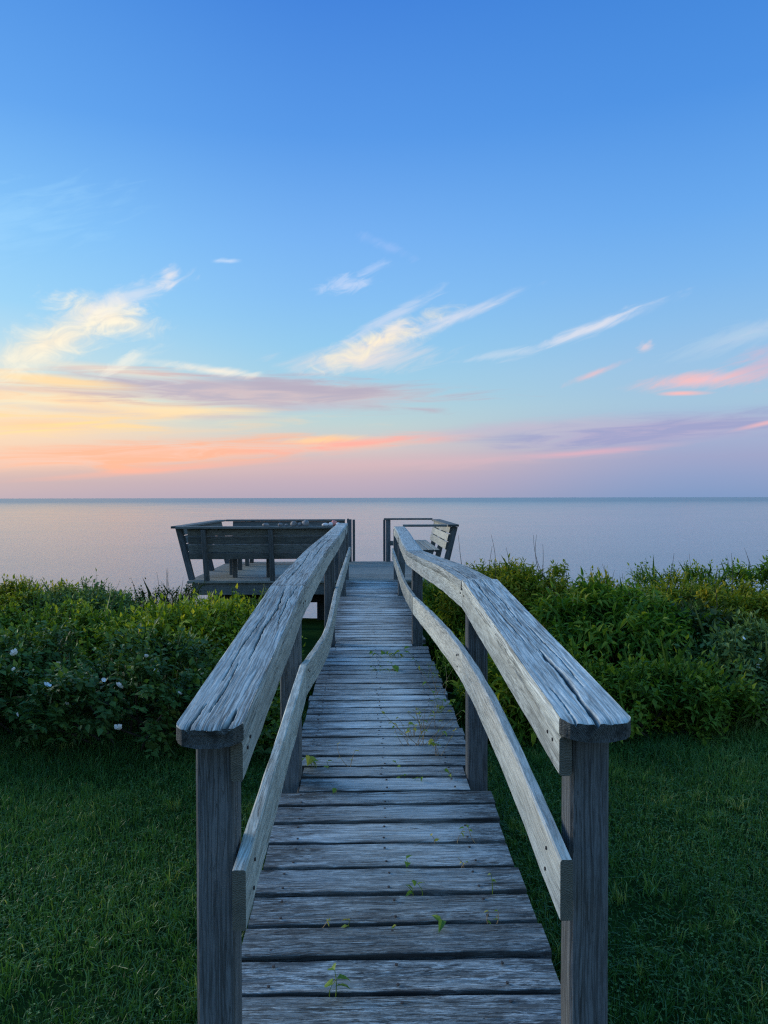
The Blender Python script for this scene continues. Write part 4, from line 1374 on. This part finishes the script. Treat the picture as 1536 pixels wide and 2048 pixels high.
cl = link('clover', leaves_mesh('clover', cb, cdir, cn, cr.uniform(.005, .009, nl_ * 3), cr.uniform(.004, .008, nl_ * 3), cr.uniform(.1, .7, nl_ * 3), 'ovate', M['clover']))
cl['kind'] = 'stuff'
tag(cl, 'tiny clover leaves scattered through the lawn grass', 'clover')
tag(lw, 'short dark green lawn grass on both sides of the boardwalk', 'grass')

# ------------------------------------------------------------------ sprouts growing up between the planks
def one_leaf(L, Wd, tone, mat):
    T, F = LEAF['lance']
    V = T * np.array([Wd, L, L])
    return mesh_np('leaf', V, F.ravel(), 3, [mat], rnd=np.full(len(T), tone))


def sprout(x, y, h, nleaf, L, label, seed, wid=.75, dry=False, spread=.03):
    r = np.random.default_rng(seed)
    # snap the root to the nearest gap between planks
    e = min(edges, key=lambda q: abs(q - y))
    z = float(deck_z(e))
    root = empty('sprout', (x, e, z - .02))
    tag(root, label, 'weed', 'weeds growing between the planks')
    nst = max(1, nleaf // 2)
    tips = []
    for k in range(nst):
        q = np.linspace(0, 1, 5)[:, None]
        tp = np.array([r.normal() * spread, r.normal() * spread * .5 - .01, h * r.uniform(.6, 1.05) + .02])
        b = np.array([x + r.normal() * spread * .4, e, z - .02])
        p = b + q * tp + np.sin(q * 3.1) * np.array([r.normal() * .012, 0, 0])
        v, f = tube(p, np.linspace(.0016, .0008, 5), 4)
        own(link('stem', mesh_np('stem', v, f, 4, [M['dry'] if dry else M['sprout']], smooth=True, rnd=np.full(len(v), .4))), root)
        tips.append((p[-1], p[2], p[3]))
    for k in range(nleaf):
        tip = tips[k % nst][0 if k < nst else r.integers(1, 3)]
        me = one_leaf(L * 1.25 * r.uniform(.6, 1.1), L * 1.25 * wid * r.uniform(.7, 1.1), float(np.clip(r.normal() * .25 + (.75 if dry else .35), 0, 1)), M['sprout'])
        o = link('leaf', me)
        o.location = tip
        o.rotation_euler = (R(r.uniform(-35, 30)), R(r.uniform(-30, 30)), r.uniform(0, 6.28))
        own(o, root)


sp = [(-.17, 2.06, .07, 4, .034, 'upright leafy green sprout in the gap nearest the front', .8, 0, .02),
      (.058, 2.68, .035, 2, .030, 'small pointed dark green sprout in the middle of the walk', .7, 0, .01),
      (.10, 2.50, .045, 4, .026, 'drooping two leaf green sprout just nearer than the pointed dark one', .6, 0, .03),
      (.145, 2.32, .02, 2, .045, 'single broad flat leaf lying on the plank gap', .45, 0, .01),
      (-.135, 2.32, .022, 2, .028, 'tiny green leaf pair poking up between the front planks', .7, 0, .01),
      (-.22, 2.32, .035, 3, .014, 'dry wiry weed beside the tiny leaf pair', .4, 1, .03),
      (.31, 2.32, .05, 5, .014, 'dry wiry weed at the plank end beside the broad flat leaf', .4, 1, .035),
      (.02, 2.33, .02, 3, .014, 'brownish shrivelled seedling in the front gap', .5, 1, .02),
      (.285, 2.86, .055, 5, .020, 'reddish stemmed weed near the deck edge by the lower rail', .5, 1, .04),
      (.34, 2.50, .08, 3, .020, 'tall thin pale weed leaning out at the deck edge', .5, 0, .015),
      (.27, 2.66, .04, 4, .013, 'curled dry weed before the tall thin one', .4, 1, .03),
      (.17, 2.83, .03, 3, .020, 'yellowing seedling in the gap behind the pointed dark sprout', .6, 1, .02),
      (-.325, 3.57, .06, 4, .045, 'round leaved weed at the foot of the second post', .95, 0, .02),
      (-.24, 3.57, .03, 2, .032, 'single bright round leaf next to the round leaved weed', .9, 0, .012),
      (-.17, 3.60, .09, 4, .024, 'thin curling pale vine sprout beyond the single bright leaf', .4, 1, .045),
      (-.20, 3.28, .02, 2, .024, 'brown leaf caught in the gap beside the second post', .7, 1, .02),
      (.06, 3.44, .015, 4, .018, 'low mossy green weed row in the middle of the gap between second posts', .6, 0, .05),
      (.045, 3.58, .025, 2, .020, 'dark green seedling mid walk beyond the mossy weed row', .8, 0, .012),
      (.255, 3.44, .035, 2, .028, 'small dark leaf beside the second post under the handrail', .7, 0, .012),
      (.21, 3.87, .15, 10, .022, 'bushy tangle of pale dry weeds with yellow leaves', .5, 1, .08),
      (.14, 3.87, .12, 6, .016, 'wispy dry stalks beside the bushy tangle', .4, 1, .06),
      (.29, 3.72, .09, 5, .026, 'yellow leaved weed at the end of the bushy tangle', .7, 1, .04),
      (.10, 5.95, .06, 8, .042, 'wide leafy green weed clump far along the walk', .6, 0, .06),
      (.19, 5.97, .07, 6, .040, 'round green weed clump by the third post', .8, 0, .04),
      (.04, 5.58, .03, 6, .030, 'trailing row of small green leaves across the walk', .7, 0, .07),
      (.13, 5.58, .05, 5, .042, 'bright green leaves at the end of the trailing row', .9, 0, .03),
      (.25, 4.15, .13, 7, .020, 'thin dry stalks with small seed heads beyond the bushy tangle', .45, 1, .07),
      (.33, 4.45, .10, 6, .026, 'green weed against the deck edge beyond the dry stalks', .6, 0, .05),
      (.34, 4.88, .14, 7, .024, 'straggling pale weed at the deck edge half way to the third post', .5, 1, .06),
      (.16, 4.0, .05, 5, .024, 'small yellowing weed inside the bushy tangle', .7, 1, .03),
      (.37, 5.30, .16, 8, .026, 'stringy yellow green vine climbing over the deck edge', .5, 0, .07)]
for k, (x, y, h, nl, L, lb, wd, dr, spd) in enumerate(sp):
    if 3.6 < y < 5.5 and x > .1:      # the rank growth along this edge
        h, nl, L, spd = h * 1.25, int(nl * 1.6), L * 1.2, spd * 1.15
    sprout(x, y, h, nl, L, lb, 700 + k, wd, bool(dr), spd)

# ------------------------------------------------------------------ done
bpy.context.view_layer.update()
print('objects', len(bpy.data.objects), 'tris', sum(len(me.polygons) for me in bpy.data.meshes))
